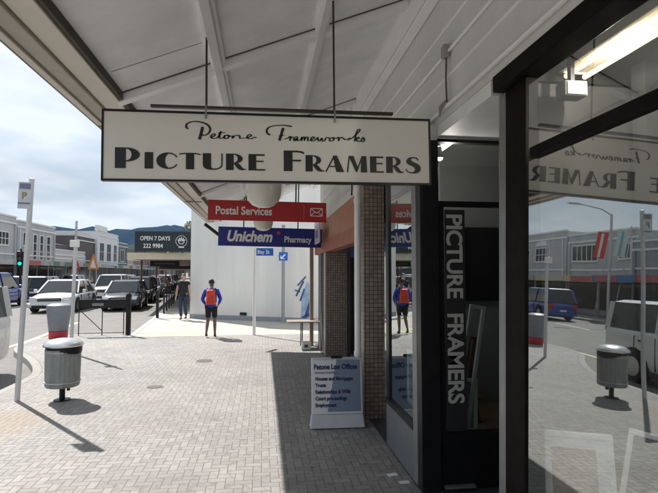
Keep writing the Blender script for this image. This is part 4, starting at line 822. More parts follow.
# ================================================================ buildings on the left
PALEG = mat('pale_grey_building', (0.50, 0.51, 0.52), 0.75, var=0.15, scale=1.2, stretch=(1, 1, 0.2))
PANE = mat('window_dark_pane', (0.04, 0.05, 0.06), 0.1, var=0.1, spec=0.8)
def win(b, X, y0, y1, z0, z1, cols=1, rows=1):
    f = MB().box(X, X+0.06, y0-0.08, y0, z0-0.1, z1+0.08).box(X, X+0.06, y1, y1+0.08, z0-0.1, z1+0.08).box(X, X+0.1, y0, y1, z0-0.12, z0).box(X, X+0.06, y0, y1, z1, z1+0.08)
    for c in range(1, cols): yy = y0+(y1-y0)*c/cols; f.box(X+0.02, X+0.05, yy-0.03, yy+0.03, z0, z1)
    for r_ in range(1, rows): z_ = z0+(z1-z0)*r_/rows; f.box(X+0.021, X+0.049, y0, y1, z_-0.025, z_+0.025)
    fo = f.build('window', WHITE, b); MB().box(X+0.004, X+0.015, y0, y1, z0, z1).build('pane', PANE, fo)
def leftb(name, label, X, y0, y1, h, m, wins, canopy=True, shopcol=None, extra=None):
    b = empty(name, (0, 0, 0)); tag(b, label, 'building', 'buildings across the road')
    MB().box(X-9, X, y0, y1, 0, h).build('wall', m, b); MB().box(X-0.1, X+0.08, y0+0.01, y1-0.01, h, h+0.12).build('parapet', WHITE, b)
    for wn_ in wins: win(b, X, *wn_)
    MB().box(X+0.003, X+0.10, y0+0.02, y1-0.02, h-0.55, h-0.42).build('cornice', WHITE, b); MB().box(X+0.003, X+0.06, y0+0.02, y1-0.02, 3.02, 3.12).build('string_course', TRIM, b)
    for yy_ in (y0+0.15, y1-0.15): MB().box(X+0.003, X+0.09, yy_-0.13, yy_+0.13, 2.45, h-0.56).build('pilaster', m, b)
    MB().tube([(X+0.08, y0+0.5, 2.45), (X+0.08, y0+0.5, h-0.6)], 0.04, 6).build('downpipe', TRIM, b)
    if canopy:
        rs_ = random.Random(int(y0)); yb_ = y0+0.6
        while yb_ < y1-2:
            wb_ = rs_.uniform(1.2, 2.6); MB().box(X+2.682, X+2.70, yb_, min(yb_+wb_, y1-0.4), 2.19, 2.52).build('fascia_board', mat('fascia_board_%d' % rs_.randint(0, 4), [(0.5, 0.48, 0.42), (0.08, 0.12, 0.2), (0.42, 0.10, 0.08), (0.12, 0.22, 0.16), (0.45, 0.36, 0.12)][rs_.randint(0, 4)], 0.6), b); yb_ += wb_ + rs_.uniform(0.4, 2.2)
        MB().box(X+0.002, X+2.6, y0+0.05, y1-0.05, 2.30, 2.42).build('canopy', mat('canopy_grey', (0.20, 0.19, 0.19), 0.6, var=0.1), b)
        MB().box(X+2.602, X+2.68, y0+0.05, y1-0.05, 2.16, 2.55).build('canopy_fascia', shopcol or mat('canopy_fascia_grey', (0.36, 0.36, 0.38), 0.6, var=0.2, scale=1), b)
        n_ = max(1, int((y1-y0)/4.5))
        for i in range(n_):
            ya = y0 + (y1-y0)*i/n_ + 0.25; yb = y0 + (y1-y0)*(i+1)/n_ - 0.25
            wf = MB().box(X+0.003, X+0.06, ya, yb, 0.35, 2.2).build('shop_window', PANE, b)
            MB().box(X+0.061, X+0.09, (ya+yb)/2-0.04, (ya+yb)/2+0.04, 0.35, 2.2).build('mullion', TRIM, wf)
            x, y = X+2.5, ya-0.2; MB().tube([(x, y, 0), (x, y, 2.3)], 0.05, 8).build('canopy_post', mat('post_grey', (0.25, 0.25, 0.26), 0.5), b)
    return b
b1 = leftb('two_storey_shop', 'pale grey two storey shop building with small paned windows and an arched pediment', -20, 34.6, 43.2, 6.05, PALEG, [(37.0, 39.0, 3.8, 4.85, 4, 2), (40.0, 42.0, 3.8, 4.75, 4, 2)])
arcp = MB(); Q = [(38+1.1*math.cos(R(a)), 5.05+0.45*math.sin(R(a))) for a in range(0, 181, 20)]; arcp.add([(-19.99, y, z) for y, z in Q] + [(-19.9, y, z) for y, z in Q], [tuple(range(len(Q))), tuple(range(len(Q), 2*len(Q)))] + [(i, i+1, len(Q)+i+1, len(Q)+i) for i in range(len(Q)-1)]); arcp.build('pediment', WHITE, b1)
leftb('two_storey_shop', 'pale grey two storey building with three tall narrow windows, at the left edge', -20, 43.3, 50.8, 5.85, mat('pale_grey_building_b', (0.46, 0.465, 0.475), 0.75, var=0.15, scale=1.2, stretch=(1, 1, 0.2)),
      [(44.4, 44.9, 3.9, 4.95), (46.3, 46.9, 2.75, 4.9, 1, 3), (47.6, 48.2, 2.75, 4.9, 1, 3), (49.0, 49.7, 2.75, 4.9, 1, 3)])
leftb('two_storey_shop', 'grey two storey building reflected in the window, with a row of dark windows', -20, 27.5, 34.5, 5.6, mat('pale_grey_building_c', (0.48, 0.49, 0.50), 0.75, var=0.15, scale=1.2, stretch=(1, 1, 0.2)), [(31.2, 34.0, 3.75, 4.8, 5, 1), (28.2, 29.2, 3.8, 4.7, 2, 1)], shopcol=mat('cream_sign_board', (0.55, 0.48, 0.28), 0.6))
leftb('single_storey_shop', 'blue fronted shop reflected in the near window', -19.5, 18.5, 27.4, 4.7, mat('grey_side', (0.30, 0.32, 0.35), 0.7), [], shopcol=mat('shop_blue', (0.03, 0.16, 0.38), 0.5))
leftb('single_storey_shop', 'low grey shop nearest across the road, seen only in the glass', -19.5, 2, 18.4, 4.9, mat('grey_side_b', (0.36, 0.35, 0.34), 0.7), [(5, 8, 3.3, 4.2, 4, 1), (11, 14, 3.3, 4.2, 4, 1)])
leftb('low_white_shop', 'low white rendered shop beside the two storey pale grey building', -21, 51, 62, 3.9, mat('white_render_b', (0.60, 0.60, 0.61), 0.7, var=0.05), [])
o = MB().prism_y([(-32, 3.9), (-22.5, 3.9), (-22.5, 4.7), (-26, 5.3), (-32, 5.0)], 52, 61).build('dark_roofed_building', mat('dark_roof', (0.05, 0.05, 0.055), 0.6, var=0.2)); tag(o, 'dark roofed block rising behind the low white shop', 'building', 'buildings across the road')
leftb('brick_shop', 'brown upper storey block left of the white building with bay windows', -22.2, 62.2, 69.0, 6.0, mat('dark_brown_block', (0.13, 0.11, 0.11), 0.8, var=0.15), [])
bb = leftb('bay_window_building', 'bright white two storey building with two tall bay windows below the hills', -22, 69.2, 79, 7.1, mat('bright_white_render', (0.74, 0.75, 0.76), 0.7), [(70.5, 72.2, 3.2, 5.6, 2, 2), (73.6, 75.4, 3.2, 5.6, 2, 2), (76.8, 78.2, 3.2, 5.6, 2, 2)], shopcol=mat('mint_fascia', (0.45, 0.55, 0.55), 0.5))
MB().box(-22.3, -21.8, 69.3, 73.0, 7.22, 7.9).build('stepped_parapet', WHITE, bb)
leftb('dark_shop', 'dark two storey shop just past the bright white building', -23, 79.2, 88, 6.3, mat('dark_teal_block', (0.14, 0.16, 0.17), 0.7), [(80.5, 82.5, 3.4, 5.2, 2, 1), (84, 86, 3.4, 5.2, 2, 1)])
leftb('distant_shop', 'distant cream shop beyond the dark one', -25, 88.2, 100, 4.4, mat('cream_b', (0.45, 0.40, 0.33), 0.7), [])
leftb('distant_shop', 'distant brown low shop farthest along the left side', -27, 100.2, 122, 4.6, mat('brown_b', (0.22, 0.17, 0.14), 0.7), [])
leftb('distant_shop', 'distant grey shop at the end of the street', -21, 123, 140, 5.0, mat('greyb', (0.3, 0.3, 0.31), 0.7), [])
# advertising triangles on the canopy
def tri_sign(x, y, col, label):
    o = empty('triangle_sign', (x, y, 0)); tag(o, label, 'sign', 'tall triangular roadside signs')
    m_ = MB(); m_.add([(-0.5, 0, 0.0+1.9), (0.5, 0, 1.9), (0, 0, 3.4), (-0.5, 0.05, 1.9), (0.5, 0.05, 1.9), (0, 0.05, 3.4)], [(0, 1, 2), (5, 4, 3), (0, 3, 4, 1), (1, 4, 5, 2), (2, 5, 3, 0)]); m_.build('border', LRED if col == 0 else mat('orange_sign', (0.75, 0.25, 0.06), 0.5), o)
    m_ = MB(); m_.add([(-0.28, -0.01, 2.04), (0.28, -0.01, 2.04), (0, -0.01, 2.95)], [(0, 1, 2)]); m_.build('face', LET, o, fix=False)
    for x_ in (-0.35, 0.35): MB().tube([(x_, 0.02, 0), (x_*0.8, 0.02, 1.9)], 0.03, 6).build('leg', STEEL, o)
tri_sign(-17.3, 48.5, 0, 'red edged triangular sign in front of the low white shop'); tri_sign(-15.8, 48.9, 1, 'orange triangular sign right of the red edged one')

# street lamp, flags, traffic light (seen in the glass)
sl_ = empty('street_lamp', (-16.2, 25.0, 0)); tag(sl_, 'tall grey street lamp reflected in the near window', 'street lamp')
MB().tube([(0, 0, 0), (0, 0, 5.9)], [0.09]+[0.06], 10).build('pole', STEEL, sl_, smooth=True); MB().tube([(0, 0, 5.85), (0.6, 0, 6.15), (2.0, 0, 6.35)], 0.035, 8).build('arm', STEEL, sl_, smooth=True)
MB().box(1.9, 2.5, -0.12, 0.12, 6.30, 6.40).build('lamp_head', STEEL, sl_, bevel=0.02)
for (y, c1_, c2_, lb_) in ((27.9, (0.6, 0.03, 0.03), (0.75, 0.7, 0.68), 'red and white vertical flag reflected in the near window'), (26.2, (0.55, 0.68, 0.64), (0.2, 0.45, 0.38), 'pale green vertical flag beside the red one in the near window')):
    o = empty('vertical_flag', (-17.6, y, 3.5), rz=R(35), ry=R(-8)); tag(o, lb_, 'flag', 'flags seen in the glass')
    MB().box(-0.28, 0.28, 0, 0.02, 0.15, 1.75).build('cloth', mat('flag_'+str(y), c1_, 0.7), o); MB().box(-0.05, 0.08, -0.01, 0.03, 0.2, 1.65).build('stripe', mat('flagb_'+str(y), c2_, 0.7), o)
    MB().tube([(-0.38, 0.01, -3.6), (-0.38, 0.01, 2.05)], 0.03, 8).build('pole', STEEL, o)
tl = empty('traffic_light', (-12.9, 28.5, 0)); tag(tl, 'black traffic light showing green beyond the leaning parking post', 'traffic light')
MB().tube([(0, 0, -0.12), (0, 0, 2.9)], 0.05, 8).build('pole', BLK, tl); MB().box(-0.16, 0.16, -0.12, 0.12, 1.95, 2.75).build('housing', BLK, tl, bevel=0.02)
for z, mt in ((2.6, mat('lamp_red_off', (0.12, 0.01, 0.01), 0.3)), (2.35, mat('lamp_amber_off', (0.12, 0.06, 0.01), 0.3)), (2.1, mat('lamp_green_on', (0.0, 0.6, 0.3), 0.3, emit=(0.0, 0.9, 0.45), estr=1.6))):
    m_ = MB().lathe([(0.09, 0), (0.085, 0.02), (0.0, 0.03)], 14); o_ = m_.build('lamp', mt, tl); o_.rotation_euler = (R(90), 0, 0); o_.location = (0, -0.121, z)

# ================================================================ trees
LEAF = mat('leaf_green', (0.075, 0.10, 0.035), 0.7, var=0.4, scale=1.5)
LEAFY = mat('leaf_yellow_green', (0.20, 0.20, 0.05), 0.7, var=0.4, scale=1.5)
def tree(x, y, h, r, m, label, seed, n=900, ls=0.22, group='street trees'):
    rnd = random.Random(seed); o = empty('street_tree', (x, y, 0)); tag(o, label, 'tree', group)
    t = MB().tube([(0, 0, -0.1), (0.05, 0, h*0.3), (-0.03, 0.05, h*0.62)], [h*0.03, h*0.022, h*0.01], 8)
    cl = []
    for i in range(9):
        a = rnd.uniform(0, 6.28); q = rnd.uniform(0.25, 0.8)*r; z = h*rnd.uniform(0.5, 0.92); cl.append((q*math.cos(a), q*math.sin(a), z, r*rnd.uniform(0.3, 0.5)))
        t.tube([(0, 0, h*rnd.uniform(0.3, 0.5)), (q*0.5*math.cos(a), q*0.5*math.sin(a), z*0.8), (q*math.cos(a), q*math.sin(a), z)], [h*0.012, h*0.008, h*0.003], 5)
    t.build('trunk', mat('bark', (0.12, 0.09, 0.07), 0.9, var=0.3), o, smooth=True)
    c = MB()
    for i in range(n):
        cx, cy, cz_, cr = rnd.choice(cl); v = Vector((rnd.gauss(0, 1), rnd.gauss(0, 1), rnd.gauss(0, 1))).normalized()*cr*rnd.random()**0.4
        p = Vector((cx, cy, cz_)) + v; a = Vector((rnd.gauss(0, 1), rnd.gauss(0, 1), rnd.gauss(0, 1))).normalized(); b = a.cross(Vector((rnd.random(), rnd.random(), 1))).normalized(); s_ = ls*rnd.uniform(0.6, 1.2)
        c.add([p-a*s_, p+b*s_*0.5, p+a*s_, p-b*s_*0.5], [(0, 1, 2, 3)])
    c.build('crown', m, o, fix=False)
tree(-12.2, 62, 4.6, 1.9, LEAFY, 'yellow green street tree beyond the parked cars', 1)
tree(-15.5, 80, 4.6, 2.0, LEAF, 'dark green street tree farther along the road, left of the yellow green one', 2)
tree(-7.0, 50.5, 7.5, 1.3, mat('leaf_pale', (0.24, 0.24, 0.12), 0.7, var=0.5, scale=1.5), 'pale yellowish tree showing above the black OPEN sign', 3, n=1100, ls=0.16)
for i, (x, y) in enumerate(((-20, 150), (-14, 160), (-28, 155), (-36, 150), (-8, 165))): tree(x, y, 7+i % 3, 4.0, LEAF, ['rounded dark green tree closing the end of the street', 'broad dark green tree right of the street end', 'dark green tree left of the street end', 'farthest left green tree behind the shops', 'green tree behind the far awning'][i], 10+i, n=900, ls=0.5)
# low roofscape at the end of the street
for i, (x, y, w_, h_, c) in enumerate(((-45, 175, 26, 7, (0.35, 0.33, 0.3)), (-16, 185, 22, 6, (0.28, 0.22, 0.18)), (8, 190, 22, 7, (0.4, 0.4, 0.38)), (-80, 190, 30, 8, (0.3, 0.3, 0.3)))):
    o = empty('distant_house', (x, y, 0)); tag(o, ['wide grey distant building left of the street end', 'brown distant building closing the street', 'pale distant building behind the far awning', 'far grey building behind the left shops'][i], 'building', 'distant buildings')
    MB().box(-w_/2, w_/2, 0, 10, 0, h_).build('wall', mat('distant_wall_%d' % i, c, 0.8), o)
    MB().prism_y([(-w_/2-0.4, h_), (w_/2+0.4, h_), (0, h_+2.2)], -0.3, 10.3).build('roof', mat('distant_roof', (0.22, 0.14, 0.12), 0.7, var=0.2), o)
    for q in (-0.3, 0.0, 0.3): MB().box(w_*q-1, w_*q+1, -0.05, -0.004, h_*0.5, h_*0.75).build('window', PANE, o)

# ================================================================ cars
def car(label, x, y, rz, Lc, Wc, Hc, m, kind='sedan', z=-0.12, name='parked_car', cat='car', group='cars on the road', tail=True):
    """front towards local -Y (facing the camera when rz = 0); origin at the middle of the front bumper"""
    o = empty(name, (x, y, z), rz=rz); tag(o, label, cat, group); hw = Wc/2; belt = Hc*{'suv': 0.56, 'van': 0.64}.get(kind, 0.60); hood = belt-0.07 if kind != 'suv' else belt-0.02
    if kind == 'sedan': g0, g1, r0, r1 = 0.25, 0.90, 0.43, 0.74
    elif kind == 'hatch': g0, g1, r0, r1 = 0.22, 0.975, 0.40, 0.88
    elif kind == 'van': g0, g1, r0, r1 = 0.2, 0.995, 0.36, 0.975
    else: g0, g1, r0, r1 = 0.26, 0.975, 0.40, 0.93
    st = [(0.0, 0.80, 0.24, hood*0.66), (0.01, 0.90, 0.20, hood*0.80), (0.05, 0.965, 0.18, hood*0.92), (0.14, 0.99, 0.18, hood*0.97), (g0, 1.0, 0.18, belt), (0.45, 1.0, 0.18, belt+0.01), (0.7, 1.0, 0.18, belt+0.02), (0.88, 0.985, 0.18, belt+0.02), (0.96, 0.95, 0.19, belt), (0.99, 0.90, 0.22, belt*0.92), (1.0, 0.82, 0.27, belt*0.75)]
    cs = [(0, 0.0, 0), (0.78, 0.0, 0), (0.95, 0.12, 0), (1.0, 0.38, 0), (0.985, 0.68, 0), (0.955, 0.86, 0), (0.87, 0.97, 0), (0.5, 1.0, 0.012), (0, 1.0, 0.025)]
    if kind == 'van': st = [q for q in st if q[0] < 0.9] + [(0.95, 0.985, 0.18, belt+0.03), (0.985, 0.98, 0.19, belt+0.03), (0.997, 0.975, 0.2, belt+0.02), (1.0, 0.965, 0.22, belt+0.01), (1.001, 0.96, 0.23, belt)]
    if kind == 'van': cs = [(0, 0.0, 0), (0.85, 0.0, 0), (0.98, 0.1, 0), (1.0, 0.38, 0), (1.0, 0.68, 0), (1.0, 0.9, 0), (0.97, 0.99, 0), (0.7, 1.0, 0.005), (0, 1.0, 0.01)]
    full = [(-a, b, c) for a, b, c in reversed(cs[1:-1])]; ring = cs + [(-a, b, c) for a, b, c in reversed(cs[1:-1])]
    mb = MB(); n = len(ring)
    for t, ws, zb, zt in st:
        for a, b, c in ring: mb.v.append((a*hw*ws, t*Lc, zb+(zt-zb)*b+c))
    for i in range(len(st)-1):
        for k_ in range(n): mb.f.append((i*n+k_, i*n+(k_+1) % n, (i+1)*n+(k_+1) % n, (i+1)*n+k_))
    mb.f.append(tuple(range(n))); mb.f.append(tuple((len(st)-1)*n+k_ for k_ in range(n)))
    b_ = mb.build('body', m, o, smooth=True); b_.modifiers.new('s', 'SUBSURF').render_levels = 1
    zb = belt-0.01; zr = Hc-0.05; wb, wr = (hw*0.90, hw*0.70) if kind != 'van' else (hw*0.95, hw*0.86)
    MB().hexa([(-wb, g0*Lc, zb), (wb, g0*Lc, zb), (wb, g1*Lc, zb), (-wb, g1*Lc, zb), (-wr, r0*Lc, zr), (wr, r0*Lc, zr), (wr, r1*Lc, zr), (-wr, r1*Lc, zr)]).build('window_glass', CGLASS, o)
    rf = MB(); yy0, yy1 = r0*Lc, r1*Lc
    rf.hexa([(-wr-0.02, yy0-0.03, zr-0.01), (wr+0.02, yy0-0.03, zr-0.01), (wr+0.02, yy1+0.03, zr-0.01), (-wr-0.02, yy1+0.03, zr-0.01), (-wr*0.82, yy0+0.15, Hc), (wr*0.82, yy0+0.15, Hc), (wr*0.82, yy1-0.12, Hc), (-wr*0.82, yy1-0.12, Hc)]).build('roof', m, o, bevel=0.03)
    for s in (-1, 1):
        ym = (r0+r1)/2*Lc
        for a_, b_e, w_a, w_b in (((s*wb, g0*Lc, zb), (s*wr*1.01, r0*Lc, zr), .05, .05), ((s*wb, g1*Lc-0.02, zb), (s*wr*1.01, r1*Lc, zr), .09, .09), ((s*wb*1.005, ym, zb), (s*wr*1.02, ym, zr), .03, .07)): MB().bar(a_, b_e, w_a, w_b).build('pillar', m, o)
        xs2 = sorted((s*(hw-0.03), s*(hw+0.0035)))
        for yq in (g0*Lc+0.22, ym, min(0.80, g1)*Lc-0.02): MB().box(*xs2, yq, yq+0.012, 0.30, belt-0.10).build('door_seam', RUBBER, o)
        for yq in (ym-0.22, 0.80*Lc-0.28): MB().box(*sorted((s*(hw-0.02), s*(hw+0.02))), yq, yq+0.14, belt*0.80, belt*0.80+0.03).build('door_handle', BLK if m is WPAINT else m, o)
        MB().box(*sorted((s*(hw-0.06), s*(hw+0.004))), 0.30*Lc, 0.70*Lc, 0.19, 0.26).build('side_skirt', RUBBER, o)
        MB().box(*sorted((s*(hw+0.02), s*(hw+0.17))), g0*Lc+0.25, g0*Lc+0.36, belt-0.02, belt+0.13).build('wing_mirror', m, o, bevel=0.03)
        for yw in (0.185*Lc, 0.80*Lc):
            rw = 0.31 if kind != 'suv' else 0.355
            wh = empty('wheel', (0, 0, 0)); wh.parent = o; wh.location = (s*(hw-0.10), yw, rw); wh.rotation_euler = (0, R(90), 0)
            MB().lathe([(rw*0.62, -0.11), (rw*0.95, -0.11), (rw, -0.08), (rw, 0.08), (rw*0.95, 0.115), (rw*0.62, 0.115)], 24).build('tyre', RUBBER, wh, smooth=True)
            rm = MB().lathe([(rw*0.60, -0.118), (rw*0.60, 0.118), (rw*0.2, 0.122), (0, 0.122)] if s > 0 else [(0, -0.122), (rw*0.2, -0.122), (rw*0.60, -0.118), (rw*0.60, 0.118)], 18); rm.build('rim', RIM, wh)
            ac = MB(); Q_ = [(rw*1.17*math.cos(R(a)), rw*1.17*math.sin(R(a))) for a in range(-20, 201, 20)]
            xs = sorted((s*(hw-0.14), s*(hw+0.006))); ac.add([(xs[0], yw+a, rw+b) for a, b in Q_]+[(xs[1], yw+a, rw+b) for a, b in Q_], [tuple(range(len(Q_))), tuple(range(len(Q_), 2*len(Q_)))]+[(i, i+1, len(Q_)+i+1, len(Q_)+i) for i in range(len(Q_)-1)]); ac.build('wheel_arch', RUBBER, o)
        MB().hexa([(s*hw*0.56, -0.012, hood*0.70), (s*hw*0.86, 0.03, hood*0.70), (s*hw*0.90, 0.25, hood*0.76), (s*hw*0.56, 0.1, hood*0.74), (s*hw*0.56, 0.0, hood*0.86), (s*hw*0.86, 0.05, hood*0.88), (s*hw*0.92, 0.26, hood*0.90), (s*hw*0.56, 0.1, hood*0.86)]).build('headlight', HLAMP, o, bevel=0.01)
        MB().box(*sorted((s*hw*(0.62 if kind != 'van' else 0.80), s*hw*0.925)), Lc-0.06 if kind != 'hatch' else Lc-0.07, Lc+0.004, belt*(0.66 if kind != 'van' else 0.74), belt*0.90).build('tail_light', TLAMP, o, bevel=0.02)
    MB().box(-hw*0.5, hw*0.5, -0.022, 0.05, hood*0.66, hood*0.84).build('grille', BLK, o, bevel=0.01)
    MB().box(-hw*0.46, hw*0.46, -0.03, -0.0225, hood*0.74, hood*0.76).build('grille_bar', RIM, o)
    MB().bar((-wb*0.85, g0*Lc-0.02, zb+0.02), (-0.1, g0*Lc+0.05, zb+0.055), 0.015, 0.01).build('wiper', RUBBER, o); MB().bar((0.05, g0*Lc-0.02, zb+0.02), (wb*0.6, g0*Lc+0.05, zb+0.055), 0.015, 0.01).build('wiper', RUBBER, o)
    for sx_ in (-0.35, 0.35): MB().lathe([(0.0, 0.14), (0.07, 0.12), (0.09, 0.02), (0.05, 0.0)], 12, (sx_, (r0*0.6+r1*0.4)*Lc, belt+0.05)).build('head_rest', RUBBER, o)
    MB().box(-hw*0.74, hw*0.74, -0.035, 0.06, 0.22, 0.33).build('lower_intake', BLK, o, bevel=0.01)
    MB().box(-hw*0.92, hw*0.92, -0.045, 0.08, 0.34, 0.43).build('front_bumper', m, o, bevel=0.03)
    MB().box(-0.18, 0.18, -0.058, -0.047, 0.34, 0.44).build('number_plate', LET, o); MB().box(-0.18, 0.18, Lc+0.006, Lc+0.016, 0.5, 0.6).build('number_plate', LET, o)
    MB().box(-hw*0.9, hw*0.9, Lc-0.06, Lc+0.03, 0.28, 0.42).build('rear_bumper', m, o, bevel=0.02)
    return o
WPAINT = paint('white_car_paint', (0.72, 0.73, 0.74)); NAVYP = paint('dark_blue_car_paint', (0.015, 0.02, 0.045)); BLKP = paint('black_car_paint', (0.012, 0.012, 0.014)); BLUP = paint('blue_car_paint', (0.03, 0.06, 0.28)); SILP = paint('silver_car_paint', (0.4, 0.41, 0.43), 0.4); REDP = paint('maroon_car_paint', (0.16, 0.02, 0.03))
car('white hatchback parked at the near kerb, cut off by the left edge', -5.27, 5.50, R(0), 4.05, 1.68, 1.56, WPAINT, 'van', name='parked_car')
car('white sedan coming towards us in the road, seen behind the red banded bin', -9.05, 22.6, R(4), 4.4, 1.85, 1.42, WPAINT, 'sedan', name='moving_car')
car('dark navy car parked nearest behind the pedestrian barrier', -6.35, 23.2, R(7), 4.3, 1.66, 1.38, NAVYP, 'hatch')
car('white four wheel drive approaching behind the navy car', -9.25, 30.7, R(6), 4.5, 1.72, 1.62, WPAINT, 'suv', name='moving_car')
car('black car parked directly behind the navy one', -7.05, 28.9, R(6.5), 4.3, 1.66, 1.5, BLKP, 'suv')
car('blue four wheel drive driving away in the far lane at the left edge', -13.6, 29.2, R(182), 4.3, 1.8, 1.75, BLUP, 'suv', name='moving_car')
car('dark blue car in the far lane behind the white sedan', -13.9, 36.0, R(184), 4.4, 1.75, 1.5, NAVYP, 'suv', name='moving_car')
car('silver car parked third along the far kerb', -7.8, 35.2, R(6.5), 4.3, 1.66, 1.42, SILP, 'sedan')
car('maroon car parked fourth along the far kerb', -8.5, 41.5, R(6.5), 4.3, 1.66, 1.5, REDP, 'hatch')
car('white car parked fifth along the far kerb', -9.3, 48, R(6.5), 4.3, 1.66, 1.5, WPAINT, 'suv')
car('black car parked farthest along the far kerb', -10.0, 55, R(6.5), 4.3, 1.66, 1.5, BLKP, 'suv')
car('silver car in the road far beyond the white four wheel drive', -12.6, 47, R(6), 4.4, 1.75, 1.5, SILP, 'sedan', name='moving_car')
car('blue car parked across the road by the shops', -16.4, 38, R(184), 4.3, 1.7, 1.5, BLUP, 'hatch'); car('silver car parked across the road past the blue one', -17.0, 50, R(184), 4.3, 1.7, 1.5, SILP, 'suv')
car('dark car parked across the road seen in the glass', -14.6, 20.5, R(180), 4.3, 1.7, 1.5, BLKP, 'hatch')

# ================================================================ people
def skin(name, verts, edges, radii, m, parent=None, sub=2):
    me = bpy.data.meshes.new(name); me.from_pydata(verts, edges, []); ob = bpy.data.objects.new(name, me); COL.objects.link(ob)
    md = ob.modifiers.new('skin', 'SKIN'); md.use_smooth_shade = True
    for v, r in zip(me.skin_vertices[0].data, radii): v.radius = (r, r) if not isinstance(r, tuple) else r
    me.skin_vertices[0].data[0].use_root = True
    ss = ob.modifiers.new('sub', 'SUBSURF'); ss.levels = sub; ss.render_levels = sub
    dg = bpy.context.evaluated_depsgraph_get(); dg.update(); nm = bpy.data.meshes.new_from_object(ob.evaluated_get(dg)); nm.name = name
    bpy.data.objects.remove(ob); o = bpy.data.objects.new(name, nm); nm.materials.clear(); nm.materials.append(m)
    for p in nm.polygons: p.use_smooth = True
    link(o, parent); return o
SKINM = mat('skin_tone', (0.42, 0.25, 0.18), 0.55, var=0.06); SKINL = mat('skin_tone_light', (0.52, 0.34, 0.26), 0.55, var=0.06)
def chain(V, E, Rr, start, pts):
    prev = start
    for p, r in pts: V.append(p); Rr.append(r); E.append((prev, len(V)-1)); prev = len(V)-1
    return prev
def person(label, loc, rz, H, pose, skinm, top_m, legs_m, shoe_m, hair_m, shorts=False, long_sleeve=False):
    """faces local -Y, built 1.75 m tall"""
    s_ = H/1.75; o = empty('person', loc, rz=rz); o.scale = (s_, s_, s_); tag(o, label, 'person')
    V = [(0, 0, 0.95)]; E = []; Q = [0.125]
    chest = chain(V, E, Q, 0, [((0, 0.0, 1.10), 0.125), ((0, 0.01, 1.30), 0.145)])
    neck = chain(V, E, Q, chest, [((0, 0.005, 1.44), 0.075), ((0, -0.005, 1.52), 0.055), ((0, -0.015, 1.60), 0.082), ((0, -0.01, 1.68), 0.088)])
    hands = []
    for side in (-1, 1):
        sh = (side*0.175, 0.01, 1.40); el, wr = pose['arm'][side]
        a = chain(V, E, Q, chest, [(sh, 0.062), (tuple((sh[i]+el[i])/2 for i in range(3)), 0.052), (el, 0.043), (tuple((wr[i]+el[i])/2 for i in range(3)), 0.037), (wr, 0.027)])
        d = (Vector(wr)-Vector(el)).normalized(); pm = Vector(wr)+d*0.07; a = chain(V, E, Q, a, [(tuple(pm), 0.032)])
        px_ = Vector((0, 1, 0)) if abs(d.y) < 0.8 else Vector((0, 0, 1)); cu = Vector((-side*0.35, 0, 0))
        for k_, (off, ln) in enumerate(((-0.027, 0.07), (-0.009, 0.08), (0.009, 0.075), (0.027, 0.06))):
            q0 = pm+d*0.035+px_*off; chain(V, E, Q, a, [(tuple(q0), 0.0095), (tuple(q0+d*ln*0.6+cu*0.02), 0.0085), (tuple(q0+d*ln+cu*0.06), 0.0075)])
        chain(V, E, Q, a, [(tuple(pm-px_*0.038-d*0.01), 0.011), (tuple(pm-px_*0.052+d*0.035), 0.009)])
        hip = (side*0.085, 0, 0.90); kn, an = pose['leg'][side]
        chain(V, E, Q, 0, [(hip, 0.095), (tuple((hip[i]+kn[i])/2 for i in range(3)), 0.078), (kn, 0.055), (tuple(kn[i]+(an[i]-kn[i])*0.35 for i in range(3)), 0.056), (tuple(kn[i]+(an[i]-kn[i])*0.75 for i in range(3)), 0.040), (an, 0.036), ((an[0], an[1]-0.09, an[2]-0.045), 0.036)])
    skin('body', V, E, Q, skinm, o)
    # clothing
    V = [(0, 0, 0.84)]; E = []; Q = [0.158]; ch = chain(V, E, Q, 0, [((0, 0, 0.97), 0.162), ((0, 0, 1.10), 0.152), ((0, 0.01, 1.30), 0.165), ((0, 0.005, 1.43), 0.088)])
    for side in (-1, 1):
        sh = (side*0.18, 0.01, 1.395); el, wr = pose['arm'][side]
        pts = [(sh, 0.078), (tuple((sh[i]+el[i])/2 for i in range(3)), 0.066)]
        if long_sleeve: pts += [(el, 0.058), (tuple((wr[i]+el[i])/2 for i in range(3)), 0.050), (wr, 0.038)]
        chain(V, E, Q, ch-1, pts)
    skin('jacket' if long_sleeve else 'tshirt', V, E, Q, top_m, o)
    V = [(0, 0, 0.99)]; E = []; Q = [0.145]
    for side in (-1, 1):
        kn, an = pose['leg'][side]; hip = (side*0.088, 0, 0.88); md = tuple((hip[i]+kn[i])/2 for i in range(3))
        pts = [(hip, 0.108), (md, 0.092), (tuple(md[i]+(kn[i]-md[i])*0.75 for i in range(3)), 0.085)]
        if not shorts: pts = [(hip, 0.106), (md, 0.088), (kn, 0.067), (tuple((kn[i]+an[i])/2 for i in range(3)), 0.064), ((an[0], an[1], an[2]+0.02), 0.055)]
        chain(V, E, Q, 0, pts)
    skin('shorts' if shorts else 'jeans', V, E, Q, legs_m, o)
    for side in (-1, 1):
        an = pose['leg'][side][1]; f = pose['toe'][side]
        skin('shoe', [(an[0], an[1]+0.04, an[2]-0.035), (an[0], an[1]-0.05, an[2]-0.045+f*0.2), (an[0], an[1]-0.16, an[2]-0.05+f)], [(0, 1), (1, 2)], [0.047, 0.045, 0.036], shoe_m, o, 1)
    skin('hair', [(0, 0.03, 1.60), (0, 0.022, 1.69), (0, -0.02, 1.735)], [(0, 1), (1, 2)], [0.088, 0.097, 0.062], hair_m, o)
